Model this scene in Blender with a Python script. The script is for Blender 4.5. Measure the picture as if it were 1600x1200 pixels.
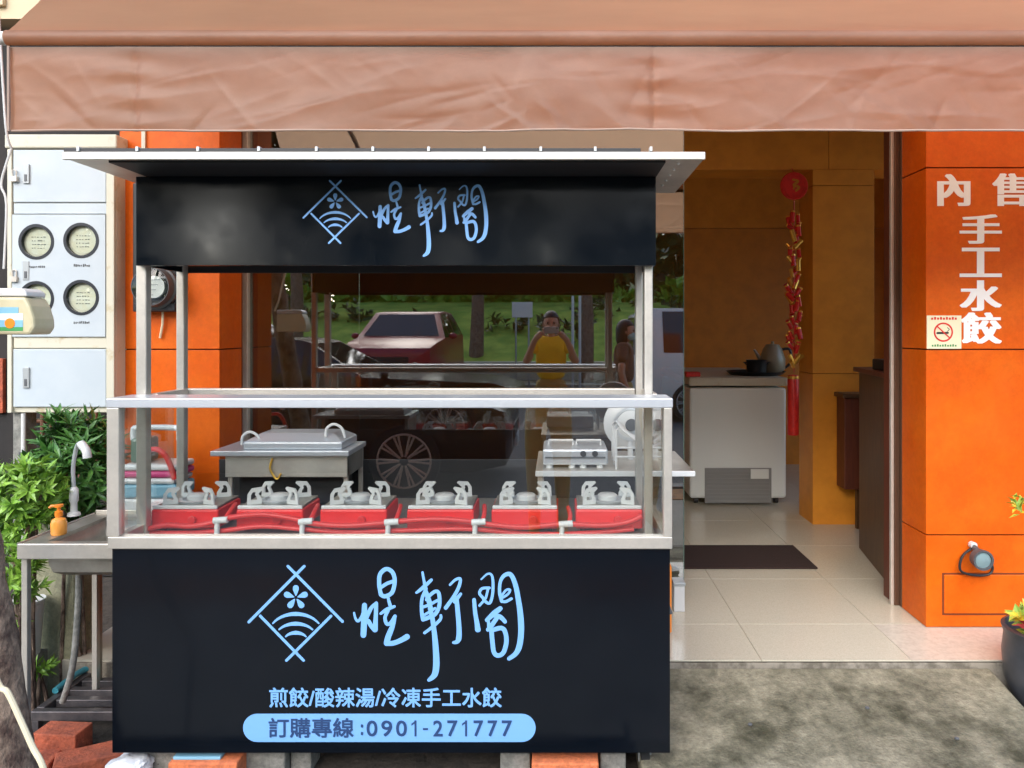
import bpy, bmesh, math, random
import numpy as np
from mathutils import Vector, Matrix, noise
R = math.radians
random.seed(7)
for o in list(bpy.data.objects):
    bpy.data.objects.remove(o)
S = bpy.context.scene
COL = S.collection

# ------------------------------------------------------------------ camera, sky, sun, exposure
F = 1155.0                       # focal length in pixels of the 1600 px wide photograph
CZ = 1.5                         # camera height
def W(px, D): return (px - 870.0) * D / F
def H(py, D): return CZ - (py - 515.0) * D / F
cam = bpy.data.cameras.new('camera')
cam.sensor_width = 36.0
cam.lens = F / 1600 * 36.0
cam.shift_x = -70 / 1600
cam.shift_y = -85 / 1600
cam.clip_start = 0.02
cam.clip_end = 500
co = bpy.data.objects.new('camera', cam)
COL.objects.link(co)
co.location = (0, 0, CZ)
co.rotation_euler = (R(90), 0, 0)
S.camera = co
SUN_EL, SUN_AZ = R(32), R(196)   # azimuth from +Y, clockwise
w = bpy.data.worlds.new('World')
S.world = w
w.use_nodes = True
nt = w.node_tree
sky = nt.nodes.new('ShaderNodeTexSky')
sky.sky_type = 'NISHITA'
sky.sun_disc = False
sky.sun_elevation = SUN_EL
sky.sun_rotation = SUN_AZ
sky.air_density = 1.0
sky.dust_density = 1.2
sky.ozone_density = 1.0
bg = nt.nodes['Background']
bg.inputs['Strength'].default_value = 0.15
nt.links.new(sky.outputs[0], bg.inputs[0])
sl = bpy.data.lights.new('sun', 'SUN')
sl.energy = 1.5
sl.angle = R(70)
sl.color = (1, 0.985, 0.965)
so = bpy.data.objects.new('sun', sl)
COL.objects.link(so)
sd = Vector((math.sin(SUN_AZ) * math.cos(SUN_EL), math.cos(SUN_AZ) * math.cos(SUN_EL), math.sin(SUN_EL)))
so.rotation_euler = sd.to_track_quat('Z', 'Y').to_euler()
so.location = sd * 50
S.view_settings.view_transform = 'Standard'
S.view_settings.look = 'None'
S.view_settings.gamma = 1
S.view_settings.use_curve_mapping = False
S.view_settings.exposure = 1.75
S.cycles.max_bounces = 14
S.cycles.diffuse_bounces = 6
S.cycles.glossy_bounces = 6
S.cycles.transparent_max_bounces = 24

# ------------------------------------------------------------------ materials
def M(name, col, rough=0.5, metal=0.0, col2=None, scale=6.0, lo=0.4, hi=0.65, bump=0.0, bscale=80.0, spec=None,
      coat=0.0, stretch=None, rvar=0.0, detail=5.0, speck=0.0, sscale=70.0):
    m = bpy.data.materials.new(name)
    m.use_nodes = True
    n, l = m.node_tree.nodes, m.node_tree.links
    b = n['Principled BSDF']
    b.inputs['Base Color'].default_value = (*col, 1)
    b.inputs['Roughness'].default_value = rough
    b.inputs['Metallic'].default_value = metal
    if spec is not None: b.inputs['Specular IOR Level'].default_value = spec
    if coat: b.inputs['Coat Weight'].default_value = coat; b.inputs['Coat Roughness'].default_value = 0.08
    geo = n.new('ShaderNodeNewGeometry')
    pos = geo.outputs['Position']
    if stretch:
        mp = n.new('ShaderNodeMapping'); mp.inputs['Scale'].default_value = stretch
        l.new(pos, mp.inputs['Vector']); pos = mp.outputs[0]
    if col2 is not None:
        t = n.new('ShaderNodeTexNoise'); t.inputs['Scale'].default_value = scale; t.inputs['Detail'].default_value = detail
        t.inputs['Roughness'].default_value = 0.62
        l.new(pos, t.inputs['Vector'])
        r = n.new('ShaderNodeMapRange'); r.inputs['From Min'].default_value = lo; r.inputs['From Max'].default_value = hi
        l.new(t.outputs['Fac'], r.inputs['Value'])
        x = n.new('ShaderNodeMix'); x.data_type = 'RGBA'
        x.inputs['A'].default_value = (*col, 1); x.inputs['B'].default_value = (*col2, 1)
        l.new(r.outputs[0], x.inputs['Factor']); l.new(x.outputs['Result'], b.inputs['Base Color'])
        out = x.outputs['Result']
        if speck:
            t4 = n.new('ShaderNodeTexNoise'); t4.inputs['Scale'].default_value = sscale; t4.inputs['Detail'].default_value = 8; t4.inputs['Roughness'].default_value = .75
            l.new(pos, t4.inputs['Vector'])
            r4 = n.new('ShaderNodeMapRange'); r4.inputs['From Min'].default_value = .3; r4.inputs['From Max'].default_value = .7
            r4.inputs['To Min'].default_value = 1 - speck; r4.inputs['To Max'].default_value = 1 + speck
            l.new(t4.outputs['Fac'], r4.inputs['Value'])
            hv = n.new('ShaderNodeVectorMath'); hv.operation = 'SCALE'
            l.new(out, hv.inputs[0]); l.new(r4.outputs[0], hv.inputs['Scale']); l.new(hv.outputs[0], b.inputs['Base Color'])
    if rvar:
        t2 = n.new('ShaderNodeTexNoise'); t2.inputs['Scale'].default_value = 9; t2.inputs['Detail'].default_value = 6
        l.new(pos, t2.inputs['Vector'])
        r2 = n.new('ShaderNodeMapRange'); r2.inputs['To Min'].default_value = max(0.02, rough - rvar); r2.inputs['To Max'].default_value = rough + rvar
        r2.inputs['From Min'].default_value = .3; r2.inputs['From Max'].default_value = .7
        l.new(t2.outputs['Fac'], r2.inputs['Value']); l.new(r2.outputs[0], b.inputs['Roughness'])
    if bump:
        t3 = n.new('ShaderNodeTexNoise'); t3.inputs['Scale'].default_value = bscale; t3.inputs['Detail'].default_value = 4
        l.new(pos, t3.inputs['Vector'])
        bp = n.new('ShaderNodeBump'); bp.inputs['Strength'].default_value = bump; bp.inputs['Distance'].default_value = 0.01
        l.new(t3.outputs['Fac'], bp.inputs['Height']); l.new(bp.outputs[0], b.inputs['Normal'])
    return m

def glass_mat(name, tint, f0, rough=0.0):
    m = bpy.data.materials.new(name); m.use_nodes = True
    n, l = m.node_tree.nodes, m.node_tree.links
    n.remove(n['Principled BSDF'])
    tr = n.new('ShaderNodeBsdfTransparent'); tr.inputs[0].default_value = (*tint, 1)
    gl = n.new('ShaderNodeBsdfGlossy'); gl.inputs['Roughness'].default_value = rough
    gl.inputs[0].default_value = (1, 1, 1, 1)
    lw = n.new('ShaderNodeLayerWeight'); lw.inputs['Blend'].default_value = .5
    pw_ = n.new('ShaderNodeMath'); pw_.operation = 'POWER'; pw_.inputs[1].default_value = 5
    ma = n.new('ShaderNodeMath'); ma.operation = 'MULTIPLY_ADD'; ma.inputs[1].default_value = 1 - f0; ma.inputs[2].default_value = f0
    l.new(lw.outputs['Facing'], pw_.inputs[0]); l.new(pw_.outputs[0], ma.inputs[0])
    mx = n.new('ShaderNodeMixShader')
    l.new(ma.outputs[0], mx.inputs[0]); l.new(tr.outputs[0], mx.inputs[1]); l.new(gl.outputs[0], mx.inputs[2])
    l.new(mx.outputs[0], n['Material Output'].inputs[0])
    return m

m_awn = M('awning_fabric', (.325, .185, .120), .42, col2=(.40, .24, .165), scale=3, bump=.10, bscale=420, stretch=(1, 1, 2), speck=.12, sscale=16)
m_awn3 = M('sunlit_fabric', (.44, .27, .16), .5, col2=(.49, .30, .175), scale=2.5, bump=.10, bscale=420, stretch=(.5, 1, 3), speck=.10, sscale=14)  # same awning fabric; the canopy's lit tone is put into this colour
m_awn2 = M('awning_hem', (.36, .25, .19), .6)
def translucent(m, col, f):
    n, l = m.node_tree.nodes, m.node_tree.links
    t = n.new('ShaderNodeBsdfTranslucent'); t.inputs[0].default_value = (*col, 1)
    x = n.new('ShaderNodeMixShader'); x.inputs[0].default_value = f
    l.new(n['Principled BSDF'].outputs[0], x.inputs[1]); l.new(t.outputs[0], x.inputs[2]); l.new(x.outputs[0], n['Material Output'].inputs[0])
translucent(m_awn, (.72, .44, .27), .55)
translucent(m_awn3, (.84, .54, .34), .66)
m_tile = M('orange_stone', (.62, .095, .003), .42, col2=(.68, .125, .005), scale=4, bump=.08, bscale=300, rvar=.06, spec=.22, speck=.11, sscale=42)
m_grout = M('dark_joint', (.16, .03, .004), .9)
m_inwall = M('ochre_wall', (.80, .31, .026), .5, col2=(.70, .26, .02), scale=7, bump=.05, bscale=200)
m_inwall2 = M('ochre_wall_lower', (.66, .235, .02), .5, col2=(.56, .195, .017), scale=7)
m_ceil = M('ceiling_white', (.7, .66, .58), .8)
m_floor = M('polished_stone', (.58, .54, .42), .16, col2=(.49, .45, .35), scale=190, rvar=.04)
m_floor2 = M('pale_pink_stone', (.58, .53, .43), .25, col2=(.50, .45, .37), scale=50)
m_joint = M('floor_joint', (.44, .41, .33), .8)
m_slab = M('slab_edge', (.30, .265, .21), .8, col2=(.14, .12, .09), scale=18, lo=.42, hi=.6)
m_steel = M('stainless', (.52, .49, .43), .40, .6, col2=(.60, .56, .49), scale=7, speck=.06)
m_steel_b = M('stainless_bright', (.60, .63, .66), .30, .5)
m_steel_d = M('stainless_dull', (.40, .38, .33), .42, .7, col2=(.31, .29, .25), scale=12)
m_alu = M('aluminium', (.62, .57, .50), .35, .35, col2=(.54, .49, .42), scale=10)
m_alu_d = M('brown_aluminium', (.17, .095, .06), .35, .6)
m_black = M('black_panel', (.0018, .0034, .0062), .15, 0, col2=(.003, .0048, .008), scale=3, spec=.28, rvar=.05)
m_blackp = M('black_plastic', (.015, .015, .016), .45)
m_soffit = M('soffit_black', (.008, .008, .009), .6)
m_letter = M('pale_blue_vinyl', (.17, .38, .72), .45)
m_white_l = M('white_vinyl', (.90, .89, .88), .5)
m_ink = M('navy_ink', (.018, .05, .14), .5)
m_cab = M('cabinet_enamel', (.43, .485, .52), .45, col2=(.47, .52, .545), scale=5, bump=.02, bscale=200)
m_cabrim = M('cream_enamel', (.56, .53, .42), .5, col2=(.40, .29, .11), scale=14, lo=.58, hi=.78)
m_rim = M('meter_rim', (.012, .014, .02), .35)
m_dial = M('meter_dial', (.62, .59, .44), .6, col2=(.62, .62, .52), scale=40)
m_grey = M('grey_metal', (.38, .40, .40), .45, .4)
m_dgrey = M('dark_grey_metal', (.10, .105, .11), .5, .3)
m_red = M('stove_red', (.84, .03, .028), .38, col2=(.76, .026, .024), scale=5)
m_hose = M('hose_red', (.66, .03, .028), .35)
m_wht = M('white_enamel', (.66, .66, .64), .35)
m_whtp = M('white_plastic', (.60, .60, .58), .45)
m_cream = M('cream_plastic', (.58, .52, .36), .4, col2=(.52, .46, .28), scale=9)
m_orangep = M('orange_plastic', (.85, .24, .02), .3)
m_orange2 = M('amber_soap', (.85, .34, .06), .2)
m_conc = M('mossy_concrete', (.245, .225, .155), .9, col2=(.045, .043, .022), scale=5.0, lo=.42, hi=.68, bump=.7, bscale=110, detail=12, speck=.42, sscale=34)
m_postc = M('greenish_concrete', (.30, .29, .19), .9, col2=(.20, .20, .12), scale=5, bump=.3, bscale=60, speck=.35, sscale=60)
m_walk = M('worn_concrete', (.34, .32, .27), .9, col2=(.24, .225, .19), scale=3, bump=.4, bscale=80, speck=.2)
m_soil = M('soil', (.055, .045, .035), .95, col2=(.03, .026, .02), scale=20, bump=.8, bscale=40, speck=.35, sscale=60)
m_brick = M('red_brick', (.42, .10, .045), .9, col2=(.28, .075, .04), scale=18, bump=.5, bscale=90, speck=.35, sscale=60)
m_brick2 = M('orange_brick', (.62, .17, .06), .9, col2=(.50, .14, .06), scale=18, bump=.4, bscale=90, speck=.35, sscale=60)
m_block = M('grey_block', (.26, .25, .22), .9, col2=(.16, .16, .14), scale=14, bump=.4, bscale=80, speck=.35, sscale=60)
m_bark = M('bark', (.23, .165, .12), .95, col2=(.06, .034, .026), scale=22, bump=1.0, bscale=60, stretch=(1, 1, .7), speck=.5, sscale=60)
m_leaf = M('leaf_dark', (.035, .12, .02), .4, col2=(.09, .22, .04), scale=14)
m_leaf2 = M('leaf_light', (.16, .33, .035), .4, col2=(.26, .45, .06), scale=14)
m_leafd = M('leaf_deep', (.028, .07, .02), .45, col2=(.05, .11, .03), scale=10)
m_coleus = M('leaf_yellow', (.62, .42, .03), .45, col2=(.25, .40, .06), scale=22, lo=.45, hi=.55)
m_coleus2 = M('leaf_red', (.30, .03, .03), .45)
m_pot = M('charcoal_glaze', (.035, .038, .045), .35, col2=(.06, .062, .07), scale=8)
m_mat = M('brown_mat', (.035, .018, .014), .95, bump=.6, bscale=300)
m_wood = M('dark_wood', (.115, .055, .02), .45, col2=(.075, .035, .014), scale=6, stretch=(8, 8, 1))
m_wood2 = M('red_wood', (.14, .035, .015), .45, col2=(.10, .025, .012), scale=6, stretch=(8, 8, 1))
m_frz = M('freezer_white', (.76, .80, .76), .4)
m_grille = M('vent_grey', (.26, .26, .25), .6)
m_gold = M('gold', (.85, .48, .08), .3, .7)
m_lucky = M('lucky_red', (.74, .03, .02), .4, col2=(.60, .018, .014), scale=30)
m_cable = M('beige_cable', (.72, .62, .42), .5)
m_teal = M('teal_hose', (.04, .22, .27), .4)
m_grate = M('dark_iron', (.10, .095, .10), .45, .7, col2=(.17, .15, .15), scale=20)
m_asph = M('asphalt', (.11, .11, .108), .85, col2=(.08, .08, .078), scale=8, bump=.3, bscale=120)
m_kerb = M('kerb_pale', (.30, .29, .25), .8)
m_paver = M('brown_paver', (.42, .22, .09), .85, col2=(.20, .11, .06), scale=10)
m_grass = M('grass_green', (.14, .28, .025), .9, col2=(.36, .46, .06), scale=1.6, bump=.8, bscale=20)
m_lowwall = M('pale_wall', (.55, .50, .38), .85)
m_neigh = M('neighbour_dark', (.016, .015, .014), .9, col2=(.028, .023, .02), scale=3)
m_neighu = M('neighbour_beige', (.55, .45, .30), .9)
m_rust = M('brown_bar', (.12, .05, .025), .7)
m_carblk = M('car_black', (.006, .006, .007), .25, 0, coat=.15)
m_carred = M('car_red', (.30, .006, .022), .3, 0, coat=.25)
m_carwht = M('car_white', (.78, .78, .76), .25, coat=.6)
m_carglass = M('car_glass', (.012, .014, .018), .05, spec=.8)
m_tyre = M('tyre', (.014, .014, .014), .9)
m_rimb = M('bronze_rim', (.50, .34, .26), .4, .2)
m_lamp = M('headlamp', (.75, .75, .75), .15)
m_amber = M('amber_lamp', (.9, .32, .03), .3)
m_shirt = M('yellow_cloth', (.90, .58, .03), .9, bump=1.0, bscale=9)
m_skin = M('skin', (.48, .26, .17), .55)
m_hair = M('black_hair', (.012, .010, .009), .5)
m_trous = M('khaki_cloth', (.45, .30, .10), .9)
m_brownc = M('brown_cloth', (.16, .09, .06), .9)
m_mask = M('mask_blue', (.35, .60, .62), .8)
m_bag = M('bag_white', (.72, .73, .74), .35)
m_pink = M('pink_print', (.62, .06, .22), .5)
m_blue = M('blue_print', (.20, .42, .55), .5)
m_green = M('green_print', (.05, .28, .08), .5)
m_gl_case = glass_mat('case_glass', (.95, .97, .96), .125)
m_gl_shop = glass_mat('shop_glass', (.52, .55, .52), .21)
m_gl_lid = glass_mat('clear_glass', (.95, .97, .96), .035)
m_gl_edge = M('glass_edge', (.10, .17, .13), .2)
m_jug = M('frosted_jug', (.30, .26, .18), .3)

# ------------------------------------------------------------------ builders
BASE = {}
def link(o): COL.objects.link(o); return o
def tag(o, label=None, cat=None, group=None, kind=None):
    if label: o['label'] = label
    if cat: o['category'] = cat
    if group: o['group'] = group
    if kind: o['kind'] = kind
    return o
def thing(name, label, cat, loc=(0, 0, 0), group=None):
    o = bpy.data.objects.new(name, None); link(o)
    o.location = loc; o.empty_display_size = .1
    BASE[o.name] = Vector(loc)
    return tag(o, label, cat, group)

class MB:
    def __init__(s): s.v, s.f = [], []
    def add(s, vs, fs):
        k = len(s.v); s.v += [Vector(p) for p in vs]; s.f += [tuple(i + k for i in f) for f in fs]; return s
    def box(s, x0, x1, y0, y1, z0, z1):
        x0, x1 = min(x0, x1), max(x0, x1); y0, y1 = min(y0, y1), max(y0, y1); z0, z1 = min(z0, z1), max(z0, z1)
        return s.add([(x0, y0, z0), (x1, y0, z0), (x1, y1, z0), (x0, y1, z0), (x0, y0, z1), (x1, y0, z1), (x1, y1, z1), (x0, y1, z1)],
                     [(0, 3, 2, 1), (4, 5, 6, 7), (0, 1, 5, 4), (1, 2, 6, 5), (2, 3, 7, 6), (3, 0, 4, 7)])
    def prism(s, pts, axis, a, b):
        """pts: 2-D outline (counter-clockwise); axis x/y/z: extruded from a to b"""
        def P(u, v, t): return {'x': (t, u, v), 'y': (u, t, v), 'z': (u, v, t)}[axis]
        n = len(pts)
        vs = [P(u, v, a) for u, v in pts] + [P(u, v, b) for u, v in pts]
        return s.add(vs, [tuple(range(n))[::-1], tuple(range(n, 2 * n))] + [(i, (i + 1) % n, n + (i + 1) % n, n + i) for i in range(n)])
    def tube(s, pts, r, seg=8, cap=True, smooth_n=0):
        pts = [Vector(p) for p in pts]
        if smooth_n: pts = catmull(pts, smooth_n)
        rs = r if isinstance(r, (list, tuple)) else [r] * len(pts)
        if len(rs) != len(pts):
            rs = [rs[min(len(rs) - 1, int(i * len(rs) / len(pts)))] if False else lerp_list(rs, i / (len(pts) - 1)) for i in range(len(pts))]
        k = len(s.v); up = None
        for i, p in enumerate(pts):
            d = (pts[min(i + 1, len(pts) - 1)] - pts[max(i - 1, 0)])
            d = d.normalized() if d.length > 1e-9 else Vector((0, 0, 1))
            if up is None:
                up = Vector((0, 0, 1)) if abs(d.z) < .9 else Vector((1, 0, 0))
            a = d.cross(up).normalized(); b = a.cross(d).normalized(); up = b
            for j in range(seg):
                t = 2 * math.pi * j / seg
                s.v.append(p + (a * math.cos(t) + b * math.sin(t)) * rs[i])
        for i in range(len(pts) - 1):
            for j in range(seg):
                s.f.append((k + i * seg + j, k + i * seg + (j + 1) % seg, k + (i + 1) * seg + (j + 1) % seg, k + (i + 1) * seg + j))
        if cap:
            s.f.append(tuple(k + j for j in range(seg))[::-1])
            s.f.append(tuple(k + (len(pts) - 1) * seg + j for j in range(seg)))
        return s
    def cyl(s, p, q, r, seg=16): return s.tube([p, q], r, seg)
    def lathe(s, c, prof, seg=24, axis='z', ring=False):
        """prof: (radius, height) list about axis through c"""
        k = len(s.v); c = Vector(c)
        for r, h in prof:
            for j in range(seg):
                t = 2 * math.pi * j / seg; u, v = r * math.cos(t), r * math.sin(t)
                s.v.append(c + Vector({'z': (u, v, h), 'y': (u, h, -v), 'x': (h, u, v)}[axis]))
        for i in range(len(prof) - 1):
            for j in range(seg):
                s.f.append((k + i * seg + j, k + i * seg + (j + 1) % seg, k + (i + 1) * seg + (j + 1) % seg, k + (i + 1) * seg + j))
        if ring:
            n = len(prof) - 1
            for j in range(seg): s.f.append((k + n * seg + j, k + n * seg + (j + 1) % seg, k + (j + 1) % seg, k + j))
            return s
        if prof[0][0] > 1e-5: s.f.append(tuple(k + j for j in range(seg))[::-1])
        if prof[-1][0] > 1e-5: s.f.append(tuple(k + (len(prof) - 1) * seg + j for j in range(seg)))
        return s
    def ball(s, c, r, seg=12, rings=8, sc=(1, 1, 1)):
        k = len(s.v); c = Vector(c)
        for i in range(rings + 1):
            a = math.pi * i / rings
            for j in range(seg):
                t = 2 * math.pi * j / seg
                s.v.append(c + Vector((r * sc[0] * math.sin(a) * math.cos(t), r * sc[1] * math.sin(a) * math.sin(t), r * sc[2] * math.cos(a))))
        for i in range(rings):
            for j in range(seg):
                s.f.append((k + i * seg + j, k + (i + 1) * seg + j, k + (i + 1) * seg + (j + 1) % seg, k + i * seg + (j + 1) % seg))
        return s
    def build(s, name, mat, parent=None, bevel=0, smooth=False, kind=None, loc=None):
        base = BASE[parent.name] if parent else Vector(loc or (0, 0, 0))
        me = bpy.data.meshes.new(name)
        me.from_pydata([v - base for v in s.v], [], s.f)
        me.materials.append(mat)
        bm = bmesh.new(); bm.from_mesh(me)
        bmesh.ops.recalc_face_normals(bm, faces=bm.faces); bm.to_mesh(me); bm.free()
        if smooth:
            for p in me.polygons: p.use_smooth = True
            try: me.set_sharp_from_angle(angle=R(40))
            except Exception: pass
        o = bpy.data.objects.new(name, me); link(o)
        BASE[o.name] = base
        if parent: o.parent = parent
        else: o.location = base
        if bevel:
            b = o.modifiers.new('bevel', 'BEVEL'); b.width = bevel; b.segments = 2; b.limit_method = 'ANGLE'; b.angle_limit = R(35)
        if kind: o['kind'] = kind
        return o

def lerp_list(rs, t):
    x = t * (len(rs) - 1); i = min(int(x), len(rs) - 2); return rs[i] + (rs[i + 1] - rs[i]) * (x - i)
def catmull(p, n):
    out = []
    for i in range(len(p) - 1):
        a, b, c, d = p[max(i - 1, 0)], p[i], p[i + 1], p[min(i + 2, len(p) - 1)]
        for k in range(n):
            t = k / n
            out.append(0.5 * ((2 * b) + (c - a) * t + (2 * a - 5 * b + 4 * c - d) * t * t + (3 * b - a - 3 * c + d) * t ** 3))
    out.append(p[-1]); return out
def bx(name, mat, parent, x0, x1, y0, y1, z0, z1, bevel=.002, **k):
    return MB().box(x0, x1, y0, y1, z0, z1).build(name, mat, parent, bevel, **k)
def kids(o): return [c for c in bpy.data.objects if c.parent == o]
def copy_tree(o, loc=None, label=None, parent=None, ch=None):
    if ch is None:
        ch = {}
        for c in bpy.data.objects:
            if c.parent: ch.setdefault(c.parent.name, []).append(c)
    c = o.copy(); link(c)
    BASE[c.name] = BASE[o.name]
    if parent: c.parent = parent
    if loc is not None: c.location = loc
    if label: c['label'] = label
    for k in ch.get(o.name, []): copy_tree(k, None, None, c, ch)
    return c

# flat writing -------------------------------------------------------
def ribbon(mb, pts, widths, y, n=6, capn=6):
    """brush stroke in the XZ plane at depth y; pts world (x,z), widths world"""
    p = catmull([Vector((a, b)) for a, b in pts], n) if len(pts) > 2 else [Vector((a, b)) for a, b in pts]
    m = len(p)
    ws = [lerp_list(widths, i / (m - 1)) if len(widths) > 1 else widths[0] for i in range(m)]
    L, Rr = [], []
    for i in range(m):
        d = (p[min(i + 1, m - 1)] - p[max(i - 1, 0)]).normalized(); q = Vector((-d.y, d.x)) * ws[i] / 2
        L.append(p[i] + q); Rr.append(p[i] - q)
    ys = [y - .00017 * i / m for i in range(m)]
    vs = [(a.x, ys[i], a.y) for i, a in enumerate(L)] + [(a.x, ys[i], a.y) for i, a in enumerate(Rr)]
    mb.add(vs, [(i, i + 1, m + i + 1, m + i) for i in range(m - 1)])
    for e, s in ((0, -1), (m - 1, 1)):
        d = (p[min(e + 1, m - 1)] - p[max(e - 1, 0)]).normalized() * s; q = Vector((-d.y, d.x))
        arc = [p[e] + (q * math.cos(t) + d * math.sin(t)) * ws[e] / 2 for t in [math.pi * k / capn for k in range(capn + 1)]]
        mb.add([(a.x, ys[e], a.y) for a in arc], [tuple(range(capn + 1))])

def text(name, body, mat, parent, x0, x1, z0, z1, y, bold=0.0, xbold=0.0, glyph_fit=True):
    c = bpy.data.curves.new('txt', 'FONT'); c.body = body; c.resolution_u = 4
    o = bpy.data.objects.new('txt', c); link(o)
    dg = bpy.context.evaluated_depsgraph_get(); dg.update()
    me = bpy.data.meshes.new_from_object(o.evaluated_get(dg))
    xs = [v.co.x for v in me.vertices]; ys = [v.co.y for v in me.vertices]
    ax, bx_, ay, by = min(xs), max(xs), min(ys), max(ys)
    mb = MB()
    zb = bold
    offs = [(0, 0)]
    if xbold or zb:
        offs = [(a * xbold, b * zb) for a in (-1, -.5, 0, .5, 1) for b in ((-1, 1) if zb else (0,))]
    for i, (dx, dz) in enumerate(offs):
        vs = [(x0 + xbold + (v.co.x - ax) / (bx_ - ax) * (x1 - x0 - 2 * xbold) + dx, y - i * .0001, z0 + zb + (v.co.y - ay) / (by - ay) * (z1 - z0 - 2 * zb) + dz) for v in me.vertices]
        mb.add(vs, [tuple(p.vertices) for p in me.polygons])
    bpy.data.objects.remove(o); bpy.data.curves.remove(c); bpy.data.meshes.remove(me)
    return mb.build(name, mat, parent)

def leaves(n_shoots, center, rad, per, ln, wd, seed, gravity=.15, shell=.55):
    rnd = random.Random(seed); mb = MB(); c = Vector(center)
    for _ in range(n_shoots):
        d = Vector((rnd.gauss(0, 1), rnd.gauss(0, 1), rnd.gauss(.25, 1))).normalized()
        q = rnd.uniform(shell, 1.05) * (1 + .18 * noise.noise(d * 2.3 + Vector((seed, 0, 0))))
        p = c + Vector((d.x * rad[0], d.y * rad[1], d.z * rad[2])) * q
        ax = (d + Vector((rnd.uniform(-.5, .5), rnd.uniform(-.5, .5), .5))).normalized()
        e1 = ax.orthogonal().normalized(); e2 = ax.cross(e1)
        for j in range(per):
            t = j * 2.4 + rnd.uniform(-.4, .4); op = rnd.uniform(.35, 1.25)
            dr = (ax * math.cos(op) + (e1 * math.cos(t) + e2 * math.sin(t)) * math.sin(op)); dr.z -= gravity * op; dr.normalize()
            L = ln * rnd.uniform(.65, 1.2); wv = wd * rnd.uniform(.8, 1.2)
            sx = dr.cross(ax); sx = sx.normalized() if sx.length > 1e-4 else e1
            up = sx.cross(dr).normalized()
            b = p - ax * rnd.uniform(0, ln * .8)
            mb.add([b, b + dr * L * .45 + sx * wv / 2 + up * wv * .15, b + dr * L * .5, b + dr * L * .45 - sx * wv / 2 + up * wv * .15, b + dr * L - up * L * .12],
                   [(0, 1, 2), (0, 2, 3), (1, 4, 2), (3, 2, 4)])
    return mb

# ================================================================== SETTING
def struct(name, mb, mat, bevel=0): return tag(mb.build(name, mat, None, bevel), kind='structure')
struct('ground', MB().add([(-200, -200, -.01), (200, -200, -.01), (200, 200, -.01), (-200, 200, -.01)], [(0, 1, 2, 3)]), m_soil)
struct('road', MB().box(-120, 120, -11, .10, -.006, .0), m_asph)
struct('pavement', MB().box(-40, .27, .72, 1.99, -.008, .006).box(.27, 40, .72, 2.115, -.008, .006), m_walk)
struct('paver_strip', MB().box(-40, 40, .30, .70, -.008, .012), m_paver)
struct('paving_edge', MB().box(-40, .25, 2.00, 2.09, -.008, .010), m_kerb)
struct('bounce_ground', MB().box(3.62, 30, 2.3, 14, -.008, .02), m_walk)  # unseen pale ground added to bounce daylight through the side window
struct('kerb', MB().box(-40, 40, .12, .28, -.05, .03), m_kerb)
FZ = .17
# shop floor: slab + tiles
slab = struct('shop_floor', MB().box(-2.0, 3.4, 2.99, 7.3, -.1, FZ - .006), m_joint)
BASE[slab.name] = Vector((0, 0, 0))
front = bx('slab_edge', m_slab, slab, -1.95, 3.4, 2.972, 2.988, -.05, FZ - .012)
tile_me = {}
for i in range(-3, 6):
    for j in range(0, 8):
        x0, x1 = .605 * i + .22, .605 * i + .603 + .22
        y0, y1 = 2.985 + .605 * j - .25, 2.985 + .605 * j + .603 - .25
        x0, x1, y0, y1 = max(x0, -1.5), min(x1, 3.4), max(y0, 2.975), min(y1, 7.3)
        if x1 - x0 < .02 or y1 - y0 < .02: continue
        pk = (x0 > 1.4 and y1 < 3.4)
        key = (round(x1 - x0, 3), round(y1 - y0, 3), pk)
        mb = MB().box(x0, x1, y0, y1, FZ - .006, FZ)
        t = mb.build('floor_tile', m_floor2 if pk else m_floor, slab, .0008)
# sloping concrete apron in front of the door
pr = [(2.12, -.06), (2.965, -.06), (2.965, .145), (2.6, .075), (2.12, .008)]
apr = struct('concrete_apron', MB().prism(pr, 'x', .28, 1.735), m_conc, .01)

# shop building -------------------------------------------------------
shop = thing('shop_building', 'orange shop building whose ochre room opens behind the food cart', 'shop', (.5, 5, 0))
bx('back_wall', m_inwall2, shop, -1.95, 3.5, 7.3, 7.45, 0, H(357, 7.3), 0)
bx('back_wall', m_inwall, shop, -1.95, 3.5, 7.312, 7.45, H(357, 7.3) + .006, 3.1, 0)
bx('side_wall', m_inwall, shop, -2.1, -1.951, 3.75, 7.3, 0, 3.1, 0)
bx('side_wall', m_inwall, shop, 3.41, 3.55, 3.75, 7.3, 0, .75, 0)
bx('side_wall', m_inwall, shop, 3.41, 3.55, 3.75, 7.3, 2.9, 3.1, 0)
bx('side_wall', m_inwall, shop, 3.41, 3.55, 6.16, 7.3, .751, 2.899, 0)
for yq in (3.76, 4.95, 6.1): bx('window_frame', m_alu, shop, 3.43, 3.53, yq, yq + .05, .75, 2.9, .003)  # unseen side window, assumed and left open so daylight brightens the room
bx('ceiling', m_ceil, shop, -2.1, 3.55, 3.5, 7.45, 3.1, 3.25, 0)
bx('upper_wall', m_tile, shop, -1.95, 3.6, 3.305, 3.5, 2.62, 6.5, 0)
beam = bx('ceiling_beam', m_inwall, shop, -1.95, W(1295, 5.05) - .002, 5.05, 5.35, H(265, 5.05), 3.1, .001)
bx('ceiling_beam', m_inwall, shop, W(1295, 5.05) + .002, 3.41, 5.05, 5.35, H(265, 5.05), 3.1, .001)
colx0, colx1 = W(1270, 5.045), W(1366, 5.045)
for za, zb in ((FZ, H(584, 5.04) - .002), (H(584, 5.04) + .002, H(290, 5.04) - .002), (H(290, 5.04) + .002, H(265, 5.05) - .002)):
    bx('interior_column', m_inwall, shop, colx0, colx1, 5.045, 5.33, za, zb, .001)

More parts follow.
